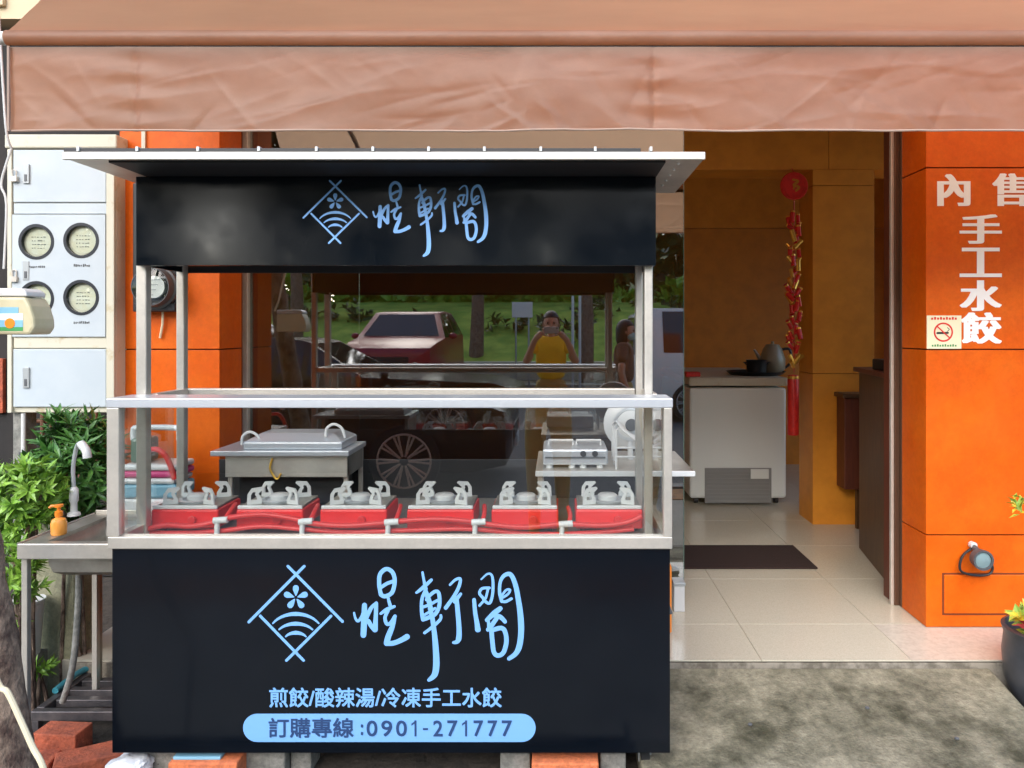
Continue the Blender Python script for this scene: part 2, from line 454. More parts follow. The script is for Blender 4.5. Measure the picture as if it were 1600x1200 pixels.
def pillar(label, x0, x1, rows, xin):
    p = thing('orange_pillar', label, 'pillar', ((x0 + x1) / 2, 3.4, 0))
    bx('core', m_grout, p, x0 + .012, x1 - .012, 3.312, 3.75, 0, 2.61, 0)
    for za, zb in rows:
        bx('stone_tile', m_tile, p, x0, x1, 3.300, 3.312, za + .003, zb - .003, .0015)
        s0, s1 = (x1 - .012, x1) if xin > 0 else (x0, x0 + .012)
        bx('stone_tile', m_tile, p, s0, s1, 3.3125, 3.53, za + .003, zb - .003, .0015)
    return p
z1, z2, z3 = H(836, 3.3), H(546, 3.3), H(262, 3.3)
pl = pillar('narrow orange stone pillar behind the cart, beside the white meter cabinet', W(187, 3.3), W(343, 3.3), [(.0, z1), (z1, z2), (z2, z3), (z3, 2.61)], 1)
prr = pillar('wide orange stone pillar painted with white characters, right of the doorway', W(1447, 3.3), 3.5, [(FZ, z1), (z1, z2), (z2, z3), (z3, 2.61)], -1)
# access panel set in the lowest stone: a dark reveal and a proud plate
ax0, ax1, az0, az1 = W(1472, 3.3), W(1612, 3.3), H(961, 3.3), H(895, 3.3)
rv = MB()
for a in ((ax0, ax0 + .008, az0, az1), (ax1 - .008, ax1, az0, az1), (ax0 + .008, ax1 - .008, az1 - .008, az1), (ax0 + .008, ax1 - .008, az0, az0 + .008)):
    rv.box(a[0], a[1], 3.2985, 3.304, a[2], a[3])
rv.build('panel_gap', m_grout, prr)
bx('access_panel', m_tile, prr, ax0 + .008, ax1 - .008, 3.295, 3.303, az0 + .008, az1 - .008, .003)
# characters on the right pillar
def pw(name, ch, a, b, c, d, par=prr): text(name, ch, m_white_l, par, W(a, 3.3), W(b, 3.3), H(d, 3.3), H(c, 3.3), 3.2985, .0015, .0085)
pw('character', '內', 1464, 1516, 272, 322)
pw('character', '售', 1550, 1606, 271, 322)
pw('character', '手', 1499, 1565, 335, 381)
pw('character', '工', 1499, 1565, 387, 433)
pw('character', '水', 1499, 1565, 438, 486)
pw('character', '餃', 1501, 1565, 488, 537)

# shop window ----------------------------------------------------------
win = thing('shop_window', 'large glass pane of the shop front mirroring the street behind the cart', 'window', (-.4, 3.6, FZ))
gx0, gx1 = W(391, 3.6), W(1069, 3.6)
bx('glass_pane', m_gl_shop, win, gx0, gx1 - .003, 3.6, 3.61, FZ + .05, 2.6, 0)
bx('pane_edge', m_gl_edge, win, gx1 - .003, gx1, 3.599, 3.611, FZ + .05, 2.6, 0)
bx('bottom_rail', m_alu, win, gx0, gx1, 3.585, 3.625, FZ, FZ + .05)
bx('jamb_profile', m_alu, win, W(376, 3.57), gx0 - .001, 3.57, 3.64, FZ, 2.61, .003)
bx('jamb_profile', m_alu_d, win, W(366, 3.55), W(376, 3.57) - .001, 3.55, 3.66, FZ, 2.61, .003)
rd = thing('door_frame', 'brown aluminium door frame on the inner side of the lettered pillar', 'door frame', (1.66, 3.6, FZ))
bx('jamb_profile', m_alu_d, rd, W(1424, 3.545) , 1.6485, 3.535, 3.56, FZ, 2.61, .003)
bx('jamb_profile', m_alu_d, rd, 1.628, 1.66, 3.562, 3.60, FZ, 2.61, .003)
bx('jamb_profile', m_alu, rd, 1.612, 1.627, 3.565, 3.585, FZ, 2.61, .003)
bx('jamb_profile', m_alu, rd, W(1398, 3.62), 1.655, 3.605, 3.63, FZ, 2.61, .003)
bx('jamb_profile', m_wood2, rd, W(1386, 3.66), 1.66, 3.64, 3.70, FZ, 2.61, .003)
bx('head_rail', m_alu_d, rd, gx0, 1.6, 3.56, 3.66, 2.605, 2.66)

# awning ---------------------------------------------------------------
aw = thing('shop_awning', 'brown fabric awning with a wrinkled valance over the shop front', 'awning', (.6, 2.35, 2.13))
AX0, AX1, AD = W(10, 2.35), 3.3, 2.35
def crumple(xs, zs, seed=5):
    """valance relief in metres; xs world x, zs 0..1 from hem to top"""
    rg = np.random.RandomState(seed)
    a = np.array([noise.noise(Vector((x * 1.2, z * .7, 3))) * .020 + noise.noise(Vector((x * 3.1, z * 1.6, 7))) * .008 + noise.noise(Vector((x * 9, z * 4, 2))) * .0022 for x, z in zip(xs, zs)])
    hz = zs * .272                                   # height in metres
    for k in range(150):
        cx, cz = rg.uniform(AX0, 1.9), rg.uniform(-.02, .25)
        steep = rg.rand() < .4
        ang = math.radians(rg.uniform(-62, -28)) if steep else math.radians(rg.uniform(-4, 22))
        if rg.rand() < .12: ang = math.radians(rg.uniform(30, 80))
        L = rg.uniform(.05, .20) if steep else rg.uniform(.06, .34)
        wd = rg.uniform(.006, .022); A = rg.uniform(.0018, .0066) * (1.25 - cz / .3) * (1 if rg.rand() < .7 else -1)
        bend = rg.uniform(-.6, .6)
        u = (xs - cx) * math.cos(ang) + (hz - cz) * math.sin(ang)
        v = -(xs - cx) * math.sin(ang) + (hz - cz) * math.cos(ang) + bend * u * u
        side = np.where(v > 0, np.exp(-v / wd), np.exp(v / (wd * 2.8)))
        a += A * side * np.clip(1 - (u / L) ** 2, 0, 1) ** 1.5
    for x0 in (W(208, 2.35), W(1022, 2.35)):         # gathered seams
        d = xs - x0
        a += -.006 * np.exp(-(d / .010) ** 2) + .010 * np.exp(-np.abs(d) / .07) * np.sin(zs * 21 + xs * 5) * .6
    return -a * (0.2 + .8 * np.minimum(1, (1.02 - zs) * 3.5))
def wr(x, z): return float(crumple(np.array([x]), np.array([z]))[0])
nx, nz = 640, 44
XS, ZS = np.meshgrid(AX0 + (AX1 - AX0) * np.arange(nx + 1) / nx, np.arange(nz + 1) / nz)
WR = crumple(XS.ravel(), ZS.ravel())
vs, fs = [], []
zv0, zv1 = H(204, AD), H(71, AD)
for j in range(nz + 1):
    for i in range(nx + 1):
        x = AX0 + (AX1 - AX0) * i / nx; t = j / nz
        zz = zv0 + (zv1 - zv0) * t + (1 - t) * .004 * noise.noise(Vector((x * 2.5, 0, 0)))
        vs.append((x, AD + .012 + WR[j * (nx + 1) + i], zz))
for j in range(nz):
    for i in range(nx):
        a = j * (nx + 1) + i; fs.append((a, a + 1, a + nx + 2, a + nx + 1))
val = MB().add(vs, fs).build('valance', m_awn, aw, smooth=True)
hem = MB().tube([(AX0 + (AX1 - AX0) * i / 120, AD + .010 + wr(AX0 + (AX1 - AX0) * i / 120, 0), zv0 + .003 + .004 * noise.noise(Vector(((AX0 + (AX1 - AX0) * i / 120) * 2.5, 0, 0)))) for i in range(121)], .0035, 6)
hem.build('hem', m_awn2, val, smooth=True)
MB().tube([(AX0 + .002, AD + .006, zv0), (AX0 + .002, AD + .006, zv1)], .004, 6).build('hem', m_awn2, val)
rol = MB().cyl((AX0 - .01, AD + .02, H(56, AD)), (AX1, AD + .02, H(56, AD)), .025, 20).build('front_bar', m_awn, aw, smooth=True)
MB().cyl((AX0 - .035, AD + .02, H(56, AD)), (AX0 - .011, AD + .02, H(56, AD)), .021, 16).build('end_cap', m_whtp, rol, smooth=True)
vs, fs = [], []
n2 = 30
for j in range(n2 + 1):
    t = j / n2
    for i in range(nx // 3 + 1):
        x = AX0 + (AX1 - AX0) * i / (nx // 3)
        y = AD + .004 + (3.3 - AD - .004) * t
        z = H(49, AD) + (3.59 - H(49, AD)) * t - .03 * math.sin(math.pi * t) + .004 * noise.noise(Vector((x * 2, t * 9, 0))) + .003 * noise.noise(Vector((x * .8, t * 30, 0)))
        vs.append((x, y, z))
k = nx // 3 + 1
for j in range(n2):
    for i in range(k - 1):
        a = j * k + i; fs.append((a, a + 1, a + k + 1, a + k))
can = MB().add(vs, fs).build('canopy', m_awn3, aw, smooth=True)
MB().box(AX0, AX1, AD + .016, AD + .03, H(74, AD), H(62, AD)).build('shadow_strip', m_soffit, aw)  # dark strip standing in for the shadow line below the front bar
for xa in (-1.2, 1.55, 3.0):
    MB().tube([(xa, 3.29, 2.75), (xa, 2.8, 2.62), (xa, AD + .03, H(56, AD) - .02)], .014, 8).build('folding_arm', m_grey, aw, smooth=True)

# ================================================================== FOOD CART
CD = 2.40
cx0, cx1 = W(175, CD), W(1047, CD)
zb, zc, zr, zt0, zt1 = .125, H(857, CD), H(838, CD), H(637, CD), H(622, CD)
ZK = H(832, 2.6)                     # counter the stoves stand on
CB = 3.14
cart = thing('food_cart', 'black and stainless food cart with pale blue logo panels under the awning', 'food cart', ((cx0 + cx1) / 2, 2.77, 0))
fp = MB().box(cx0, cx1, CD, CD + .012, zb, zc - .001)
fp = fp.build('front_panel', m_black, cart, .002)
bx('side_panel', m_black, cart, cx0, cx0 + .012, CD + .013, CB, zb, zc - .001)
bx('side_panel', m_black, cart, cx1 - .012, cx1, CD + .013, CB, zb, zc - .001)
bx('counter', m_steel_d, cart, cx0 + .001, cx1 - .001, CD + .03, CB, ZK - .03, ZK)
bx('bottom_rail', m_steel, cart, W(170, CD), W(1050, CD), CD - .008, CD + .029, zc, zr, .003)
bx('case_post', m_steel, cart, W(168, CD), W(187, CD), CD - .006, CD + .03, zr, zt0, .003)
bx('case_post', m_steel, cart, W(1037, CD), W(1050, CD), CD - .006, CD + .03, zr, zt0, .003)
bx('top_rail', m_steel_b, cart, W(168, CD), W(1051, CD), CD - .010, 2.535, zt0, zt1, .004)
bx('case_glass', m_gl_case, cart, W(187, CD) + .001, W(1037, CD) - .001, CD + .010, CD + .015, zr, zt0, 0)
bx('case_glass', m_gl_case, cart, W(170, CD), W(170, CD) + .005, CD + .031, 2.80, zr, zt0 - .002, 0)
bx('case_glass', m_gl_case, cart, cx1 - .004, cx1 + .001, CD + .031, 2.80, zr, zt0 - .002, 0)
bx('side_rail', m_steel, cart, cx0 - .006, cx0 + .02, CD + .03, 2.83, zr - .04, zr - .001)
bx('side_rail', m_steel, cart, cx1 - .02, cx1 + .006, CD + .03, 2.83, zr - .04, zr - .001)
for (px, D, wpx) in ((220, 2.55, 16), (1013.5, 2.55, 13), (281, 2.81, 12), (999, 2.81, 11)):
    xx = W(px, D); hw = wpx * D / F / 2
    bx('post', m_steel, cart, xx - hw, xx + hw, D, D + .036, ZK, 2.02, .004)
bx('rear_rail', m_steel, cart, W(287, 2.81) + .002, W(993, 2.81) - .002, 2.812, 2.845, zt0, zt1 - .002, .003)
for sx in (cx0 + .03, cx1 - .03):
    bx('side_rail', m_steel, cart, sx - .015, sx + .015, 2.590, 2.808, zt0, zt1 - .002, .003)
# name board
SD = 2.52
bx('reflection_blocker', m_soffit, cart, cx0 + .014, cx1 - .014, CB - .012, CB, ZK + .001, .95, .002)  # added black board that hides the stoves' reflection in the shop window
sx0, sx1, sz0, sz1 = W(212, SD), W(1025, SD), H(415, SD), 2.022
sg = bx('name_board', m_black, cart, sx0, sx1, SD, SD + .015, sz0, sz1, .002)
bx('board_side', m_black, cart, sx0, sx0 + .012, SD + .016, 2.86, sz0, sz1, .001)
bx('board_side', m_black, cart, sx1 - .012, sx1, SD + .016, 2.86, sz0, sz1, .001)
bx('board_back', m_soffit, cart, sx0 + .013, sx1 - .013, 2.848, 2.86, sz0, sz1, .001)
# roof
rx0, rx1, rz0, rz1 = W(101, 2.3), W(1101, 2.3), H(250.5, 2.3), H(238.5, 2.3)
bx('roof', m_steel, cart, rx0, rx1, 2.301, 2.88, rz0 + .006, rz1 - .002, .001)
bx('roof_edge', m_steel, cart, rx0, rx1, 2.288, 2.30, rz0, rz1, .002)
bx('soffit', m_soffit, cart, W(176, 2.34), sx1 + .003, 2.318, 2.86, 2.0235, rz0 + .0055, .001)
bx('roof_sheet', m_blackp, cart, rx0 + .004, rx1 - .2, 2.289, 2.88, rz1 - .0015, rz1 + .0115, .001)
for px in (123, 215, 310, 405, 495, 583, 670, 757, 845, 930, 1017):
    x = W(px, 2.29); bx('clip', m_whtp, cart, x - .004, x + .004, 2.284, 2.31, rz1 + .001, rz1 + .0155, .001)
for q in range(5):
    MB().ball((sx1 + .05, 2.36 + q * .09, rz0 + .005), .006, 8, 6).build('rivet', m_whtp, cart)

# brush characters: stroke lists traced in 6x pixels, (u offset, strokes)
BR = [(540, [([(80, 525), (95, 580), (120, 600), (150, 560), (178, 470)], [22, 30, 26]), ([(178, 452), (175, 600), (168, 732)], [50, 62, 58]),
             ([(195, 570), (240, 480), (290, 430)], [44, 40, 28]), ([(288, 435), (284, 560), (278, 680)], [40, 42, 55]), ([(215, 600), (245, 650), (275, 685)], [44, 44, 44]),
             ([(332, 352), (316, 250), (326, 160), (382, 112), (440, 142), (462, 222), (438, 330), (372, 368), (332, 352)], [42]), ([(332, 285), (390, 248), (455, 225)], [36]),
             ([(398, 375), (418, 450)], [28, 36]), ([(330, 530), (390, 490), (460, 462)], [26, 40, 28]), ([(400, 500), (372, 565), (388, 625), (425, 615), (465, 553)], [36]),
             ([(463, 556), (440, 650), (400, 750), (388, 805)], [36, 56, 60]), ([(390, 808), (450, 805), (520, 778), (578, 745)], [50, 50, 58])]),
      (640, [([(122, 145), (135, 220), (152, 300)], [24, 28, 40]), ([(65, 335), (130, 285), (205, 215)], [24, 40, 30]), ([(150, 310), (116, 400), (114, 510), (128, 585)], [34, 34, 44]),
             ([(128, 585), (190, 562), (245, 530), (280, 450), (276, 345), (245, 322), (195, 355), (160, 400)], [44, 38, 34]), ([(130, 468), (190, 445), (265, 405)], [30]),
             ([(150, 320), (185, 420), (208, 560)], [44, 50, 44]), ([(128, 550), (240, 480)], [26]), ([(212, 550), (232, 700), (246, 850), (252, 1000), (236, 1100), (182, 1152)], [44, 50, 60, 66, 62, 34]),
             ([(142, 710), (220, 650), (288, 585), (294, 545)], [30, 34, 26]), ([(380, 260), (430, 212), (476, 205), (462, 280), (415, 370), (340, 475)], [24, 32, 40]),
             ([(425, 415), (480, 345)], [44, 30]), ([(440, 385), (452, 500), (464, 650), (464, 745), (448, 790), (412, 800)], [44, 48, 56, 28])]),
      (720, [([(125, 402), (135, 520), (152, 620), (160, 680)], [38, 44, 58]), ([(192, 210), (245, 162), (285, 165), (302, 230), (298, 350), (275, 428), (240, 425), (205, 380), (176, 340), (200, 296), (268, 290)], [16, 30, 30, 28]),
             ([(255, 300), (232, 385), (176, 455)], [26]), ([(385, 415), (364, 330), (372, 230), (410, 172), (468, 165), (512, 260), (540, 400), (560, 550), (566, 700), (550, 830), (515, 905), (452, 952)], [36, 32, 44, 50, 60, 58, 40]),
             ([(385, 362), (425, 310), (462, 308), (445, 345), (398, 378)], [24]), ([(380, 412), (420, 418), (475, 390)], [30]), ([(370, 482), (310, 530), (245, 590)], [48, 56, 40]),
             ([(300, 545), (370, 560), (415, 605)], [40, 46, 40]), ([(345, 560), (290, 640), (255, 680)], [44, 46, 40]), ([(258, 590), (268, 680)], [30, 40]),
             ([(288, 690), (298, 800), (312, 892), (352, 922), (402, 890), (428, 790), (416, 700), (380, 664), (300, 682)], [46])])]
LG = [([(480, 100), (1065, 692)], 30), ([(655, 100), (62, 697)], 30), ([(185, 632), (648, 1108)], 30), ([(942, 632), (465, 1108)], 30)]
def logo(parent, y, D, mapx, mapy):
    def P(px, py): return (W(mapx(px), D), H(mapy(py), D))
    sc = abs(mapx(1) - mapx(0)) * D / F
    mb = MB()
    for k, (pts, wd) in enumerate(LG):
        ribbon(mb, [P(380 + u * 165 / 1131, 870 + v * 175 / 1200) for u, v in pts], [wd * .146 * sc], y - .0002 * k)
    for k, (ra, dz) in enumerate(((245, 0), (180, 0), (108, 0))):     # three arcs
        top = (610, 715, 812)[k]; half = (245, 178, 108)[k]; drop = (100, 62, 40)[k]
        ps = [P(380 + (565 + half * math.sin(a) / math.sin(1)) * .1459, 870 + (top + drop * (1 - math.cos(a)) / (1 - math.cos(1))) * .1459) for a in [(-1 + i / 6) for i in range(13)]]
        ribbon(mb, ps, [18 * .146 * sc, 44 * .146 * sc, 18 * .146 * sc], y, 2)
    for k in range(5):                                               # five petals
        a = math.pi / 2 + k * 2 * math.pi / 5
        c = (565, 435); pet = []
        for r_, hw in ((18, 4), (50, 18), (88, 32), (115, 30), (132, 14)):
            pet.append((r_, hw))
        out = [(r_, hw) for r_, hw in pet] + [(r_, -hw) for r_, hw in pet[::-1]]
        vs = []
        for r_, h_ in out:
            u = c[0] + r_ * math.cos(a) - h_ * math.sin(a); v = c[1] - r_ * math.sin(a) - h_ * math.cos(a)
            q = P(380 + u * .1459, 870 + v * .1459); vs.append((q[0], y, q[1]))
        mb.add(vs, [tuple(range(len(vs)))])
    mb.build('logo_emblem', m_letter, parent)
    for off, strokes in BR:
        mb = MB()
        for k, (pts, ws) in enumerate(strokes):
            ribbon(mb, [P(off + u / 6, 870 + v / 6) for u, v in pts], [x / 6 * sc * .93 for x in ws], y - .0002 * k)
        mb.build('brush_character', m_letter, parent)
logo(fp, CD - .0012, CD, lambda x: x, lambda y: y)
logo(sg, SD - .0012, SD, lambda x: 583 + (x - 553) * .677 if x > 545 else 523 + (x - 461) * .676, lambda y: 283 + (y - 885) * .66)
def T(name, body, mat, a, b, c, d, y, bold=.0012): text(name, body, mat, fp, W(a, CD), W(b, CD), H(d, CD), H(c, CD), y, bold, bold)
T('menu_text', '煎餃/酸辣湯/冷凍手工水餃', m_letter, 421, 784, 1074, 1105, CD - .0014)
pz0, pz1, px0_, px1_ = H(1159, CD), H(1115, CD), W(380, CD), W(837, CD)
rr = (pz1 - pz0) / 2
pts = [(px1_ - rr + rr * math.cos(a), pz0 + rr + rr * math.sin(a)) for a in [-math.pi / 2 + math.pi * i / 14 for i in range(15)]] + \
      [(px0_ + rr + rr * math.cos(a), pz0 + rr + rr * math.sin(a)) for a in [math.pi / 2 + math.pi * i / 14 for i in range(15)]]
MB().prism(pts, 'y', CD - .0015, CD - .0003).build('phone_badge', m_letter, fp)
T('phone_text', '訂購專線', m_ink, 420, 553, 1121, 1152, CD - .0025)
T('phone_text', ':', m_ink, 564, 568, 1131, 1148, CD - .0025)
xd = [573, 595, 620, 645, 662, 681, 704, 729, 744, 767, 785]
cw = [17, 17, 17, 9, 12, 18, 16, 9, 16, 16, 16]
xs = 573
def one(a, b, zt, zbm):
    mb = MB(); X0, X1, Z0, Z1 = W(a, CD), W(b, CD), H(zbm, CD), H(zt, CD); tw = .0066
    mb.add([(X1 - tw, CD - .0026, Z0), (X1, CD - .0026, Z0), (X1, CD - .0026, Z1), (X1 - tw, CD - .0026, Z1)], [(0, 1, 2, 3)])
    mb.add([(X0, CD - .0027, Z1 - .0105), (X0, CD - .0027, Z1 - .0175), (X1 - tw * .5, CD - .0027, Z1 - .008), (X1 - tw * .3, CD - .0027, Z1)], [(0, 1, 2, 3)])
    mb.build('phone_text', m_ink, fp)
for ch, a, b, zt, zbm in [('0', 573, 590, 1125, 1150), ('9', 596, 613, 1125, 1150), ('0', 619, 636, 1125, 1150), ('1', 643, 651, 1125, 1150), ('-', 661, 669, 1137, 1140),
                          ('2', 677, 692, 1125, 1150), ('7', 699, 715, 1125, 1150), ('1', 722, 730, 1125, 1150), ('7', 740, 755, 1125, 1150), ('7', 762, 777, 1125, 1150), ('7', 784, 800, 1125, 1150)]:
    if ch == '1': one(a, b, zt, zbm)
    else: T('phone_text', ch, m_ink, a, b, zt, zbm, CD - .0025, .0010)
# casters and latch
for (x, y) in ((cx0 + .1, 2.52), (cx1 - .07, 2.52), (cx0 + .1, 3.0), (cx1 - .07, 3.0)):
    cs = MB().cyl((x - .015, y, .045), (x + .015, y, .045), .045, 18).build('caster', m_tyre, cart, .004)
    MB().box(x - .025, x + .025, y - .03, y + .03, .092, zb).box(x - .022, x - .017, y - .02, y + .02, .04, .093).box(x + .017, x + .022, y - .02, y + .02, .04, .093).build('fork', m_grey, cs)
MB().tube([(cx1, 2.62, .545), (cx1 + .02, 2.61, .54), (cx1 + .034, 2.60, .50)], .007, 8).build('latch', m_dgrey, cart)

# gas stoves -----------------------------------------------------------
def make_stove(cx, y0, label):
    t = thing('gas_stove', label, 'gas stove', (cx, y0 + .13, ZK), 'red gas stoves in a row behind the case glass')
    wv = .118; z0, z1 = ZK, ZK + .080
    bx('body', m_red, t, cx - wv, cx + wv, y0, y0 + .19, z0 + .012, z1, .006)
    for a in (-1, 1):
        for b in (.03, .16):
            MB().cyl((cx + a * .09, y0 + b, z0), (cx + a * .09, y0 + b, z0 + .0125), .012, 10).build('foot', m_blackp, t)
    bx('top_plate', m_steel_d, t, cx - wv + .006, cx + wv - .006, y0 + .010, y0 + .186, z1 + .0005, z1 + .010, .003)
    bx('front_lip', m_wht, t, cx - wv + .004, cx + wv - .004, y0 + .002, y0 + .0095, z1 + .0005, z1 + .014, .003)
    MB().lathe((cx, y0 + .095, z1 + .0105), [(.062, 0), (.066, .008), (.05, .010), (.045, .004), (.0, .004)], 24).build('drip_pan', m_steel_b, t, smooth=True)
    MB().lathe((cx, y0 + .095, z1 + .015), [(.034, 0), (.036, .016), (.030, .021), (.0, .022)], 20).build('burner', m_wht, t, smooth=True)
    for sx in (-1, 1):
        for sy in (-1, 1):
            # pan support: bent plate with a window, curved finger on top
            px, py = cx + sx * .092, y0 + .098 + sy * .068
            d = Vector((-sx * .93, -sy * .36, 0)).normalized(); n = Vector((-d.y, d.x, 0)) * .0035
            out = [(0, 0), (.044, 0), (.044, .014), (.034, .03), (.05, .044), (.046, .049), (.014, .046), (.002, .03)]
            hole = [(.012, .012), (.030, .012), (.030, .018), (.024, .028), (.026, .034), (.022, .036), (.016, .034), (.012, .026)]
            vs = []
            for s in (-1, 1):
                for lst in (out, hole):
                    vs += [Vector((px, py, z1 + .0105)) + d * u * 1.12 + Vector((0, 0, v * 1.22)) + n * s for u, v in lst]
            fs = []
            for i in range(8):
                j = (i + 1) % 8
                fs += [(i, j, 8 + j, 8 + i), (16 + i, 24 + i, 24 + j, 16 + j), (i, 16 + i, 16 + j, j), (8 + i, 8 + j, 24 + j, 24 + i)]
            MB().add(vs, fs).build('pan_support', m_wht, t)
    MB().cyl((cx + .03, y0 - .014, z0 + .046), (cx + .03, y0, z0 + .046), .014, 14).build('knob', m_hose, t, .002)
    return t
SX = [W(c, 2.6) for c in (288, 421, 552, 688, 820, 952)]
names = ['red gas stove at the sink end, leftmost of the row of six', 'second red gas stove from the left end of the row of six', 'third red gas stove from the left, just past the griddle',
         'third red gas stove from the right in the row of six', 'second red gas stove from the right end of the row', 'rightmost red gas stove beside the steel corner post']
st = make_stove(SX[0], 2.60, names[0])
for x, lb in zip(SX[1:], names[1:]):
    copy_tree(st, (x, 2.73, ZK), lb)
gh = thing('gas_hose', 'red gas hose with white tee fittings looped along the six stoves', 'gas hose', (W(600, 2.56), 2.565, ZK))
hp = [(222, 829), (260, 821), (300, 822), (340, 815), (360, 809), (412, 804), (465, 812), (490, 818), (545, 821), (612, 816), (640, 813), (690, 811), (742, 816), (770, 820), (820, 824), (880, 819), (940, 821), (980, 816), (1003, 806)]
MB().tube([(W(a, 2.565), 2.565 + .004 * math.sin(a), H(b, 2.565)) for a, b in hp], .0095, 10, smooth_n=5).build('hose', m_hose, gh, smooth=True)
MB().tube([(W(a, 2.585), 2.58, H(b, 2.585)) for a, b in [(236, 832), (290, 832), (345, 829), (410, 822), (470, 826), (540, 831), (640, 828), (735, 826), (830, 834), (925, 832), (990, 826)]], .0085, 10, smooth_n=5).build('hose', m_hose, gh, smooth=True)
for a, b in ((345, 813), (478, 815), (612, 816), (748, 816), (884, 819)):
    x, z = W(a, 2.562), H(b, 2.562)
    MB().cyl((x - .024, 2.562, z - .001), (x + .024, 2.562, z + .002), .0115, 12).cyl((x - .012, 2.562, z), (x - .014, 2.562, ZK + .003), .009, 10).build('tee_fitting', m_wht, gh, smooth=True)
    MB().tube([(x + .012, 2.562, z), (x + .016, 2.60, z + .022), (x + .01, 2.66, z + .034)], .008, 8, smooth_n=4).build('riser', m_hose, gh, smooth=True)

# griddle at the back left ----------------------------------------------
gr = thing('griddle', 'stainless griddle table with a domed lid at the back left of the cart', 'griddle', (-1.08, 3.0, ZK))
g0, g1, gz = W(328, 2.87), W(545, 2.87), H(705, 2.87)
bx('top_plate', m_steel_b, gr, g0, g1, 2.87, 3.13, gz - .02, gz, .003)
bx('apron', m_steel, gr, g0 + .05, g1 - .012, 2.89, 2.90, gz - .105, gz - .021, .002)
bx('apron', m_steel_d, gr, g0 + .05, g0 + .06, 2.901, 3.12, gz - .105, gz - .021, .002)
bx('apron', m_steel_d, gr, g1 - .022, g1 - .012, 2.901, 3.12, gz - .105, gz - .021, .002)
for x in (g0 + .055, g1 - .03):
    for y in (2.885, 3.10): bx('leg', m_steel, gr, x, x + .018, y + .016, y + .034, ZK, gz - .022, .002)
bx('burner_box', m_soffit, gr, g0 + .08, g1 - .05, 2.95, 3.10, ZK + .02, gz - .022, .002)
la, lb, lz = W(388, 2.95), W(540, 2.95), H(674, 3.0)
vs = [(la, 2.90, gz + .001), (lb, 2.90, gz + .001), (lb, 3.12, gz + .001), (la, 3.12, gz + .001), (la, 2.90, gz + .03), (lb, 2.90, gz + .03), (lb, 3.12, gz + .03), (la, 3.12, gz + .03),
      (la + .05, 2.96, lz), (lb - .05, 2.96, lz), (lb - .05, 3.08, lz), (la + .05, 3.08, lz)]
MB().add(vs, [(0, 3, 2, 1), (0, 1, 5, 4), (1, 2, 6, 5), (2, 3, 7, 6), (3, 0, 4, 7), (4, 5, 9, 8), (5, 6, 10, 9), (6, 7, 11, 10), (7, 4, 8, 11), (8, 9, 10, 11)]).build('lid', m_steel_b, gr, .005)
for px, py in ((392, 690), (523, 678)):
    x, z = W(px, 2.93), H(py, 2.93)
    MB().tube([(x - .036, 2.93, z - .012), (x - .03, 2.925, z + .022), (x, 2.92, z + .04), (x + .03, 2.925, z + .022), (x + .04, 2.93, z - .016)], .0055, 8, smooth_n=5).build('handle', m_wht, gr, smooth=True)
MB().tube([(W(425, 2.88), 2.884, gz - .03), (W(422, 2.88), 2.88, gz - .07), (W(432, 2.88), 2.88, gz - .11), (W(438, 2.88), 2.886, gz - .09)], .004, 6, smooth_n=4).build('gas_tap', m_gold, gr, smooth=True)

# rear table on the right -----------------------------------------------
tz, tx0, tx1 = H(741, 2.8), W(836, 2.8), W(1090, 2.8)
rt = thing('side_table', 'steel side table jutting out past the right rear of the cart', 'table', (.22, 3.1, 0))
bx('table_top', m_steel, rt, tx0, cx1 - .03, 2.86, 3.34, tz - .018, tz, .003)
bx('table_leaf', m_steel_d, rt, cx1 - .029, tx1, 2.86, 3.34, tz - .012, tz - .001, .002)
bx('edge_strip', m_wht, rt, tx0, tx1, 2.845, 2.859, tz - .018, tz + .002, .002)
for x, y, z in ((.40, 3.17, .0), (.40, 3.30, FZ), (tx0 + .02, 3.30, FZ), (tx0 + .02, 2.87, ZK)):
    bx('leg', m_steel, rt, x - .012, x + .012, y, y + .024, z, tz - .019, .002)
rg = thing('portable_stove', 'white portable gas stove on the side table beside the dish rack', 'portable stove', (W(898, 2.95), 3.0, tz))
x0, x1 = W(848, 2.92), W(950, 2.92)
bx('body', m_steel_b, rg, x0, x1, 2.92, 3.16, tz + .012, tz + .075, .008)
bx('trim', m_dgrey, rg, x0 + .01, x1 - .01, 2.915, 2.92, tz + .040, tz + .046, .001)
for q in (.62, .80): MB().cyl((x0 + (x1 - x0) * q, 2.912, tz + .058), (x0 + (x1 - x0) * q, 2.92, tz + .058), .012, 14).build('knob', m_blackp, rg, .002)
for q in (.1, .45, .62, .88): MB().cyl((x0 + (x1 - x0) * q, 2.94, tz), (x0 + (x1 - x0) * q, 2.94, tz + .0125), .014, 10).build('foot', m_wht, rg)
for q in (.28, .72):
    MB().tube([(x0 + (x1 - x0) * q - .05, 3.03, tz + .076), (x0 + (x1 - x0) * q - .05, 3.03, tz + .095), (x0 + (x1 - x0) * q + .05, 3.03, tz + .095), (x0 + (x1 - x0) * q + .05, 3.03, tz + .076)], .005, 6).build('pan_support', m_wht, rg)
dr = thing('dish_rack', 'white wire dish rack on the side table behind the case glass', 'dish rack', (W(975, 2.95), 2.95, tz))
x0, x1 = W(962, 2.93), W(1030, 2.93)
for y in (2.90, 3.0, 3.1):
    MB().tube([(x0, y, tz), (x0, y, tz + .155), (x0 + .012, y, tz + .165), (x0 + .09, y, tz + .10), (x1, y, tz + .06), (x1, y, tz)], .0045, 8).build('wire', m_wht, dr, smooth=True)
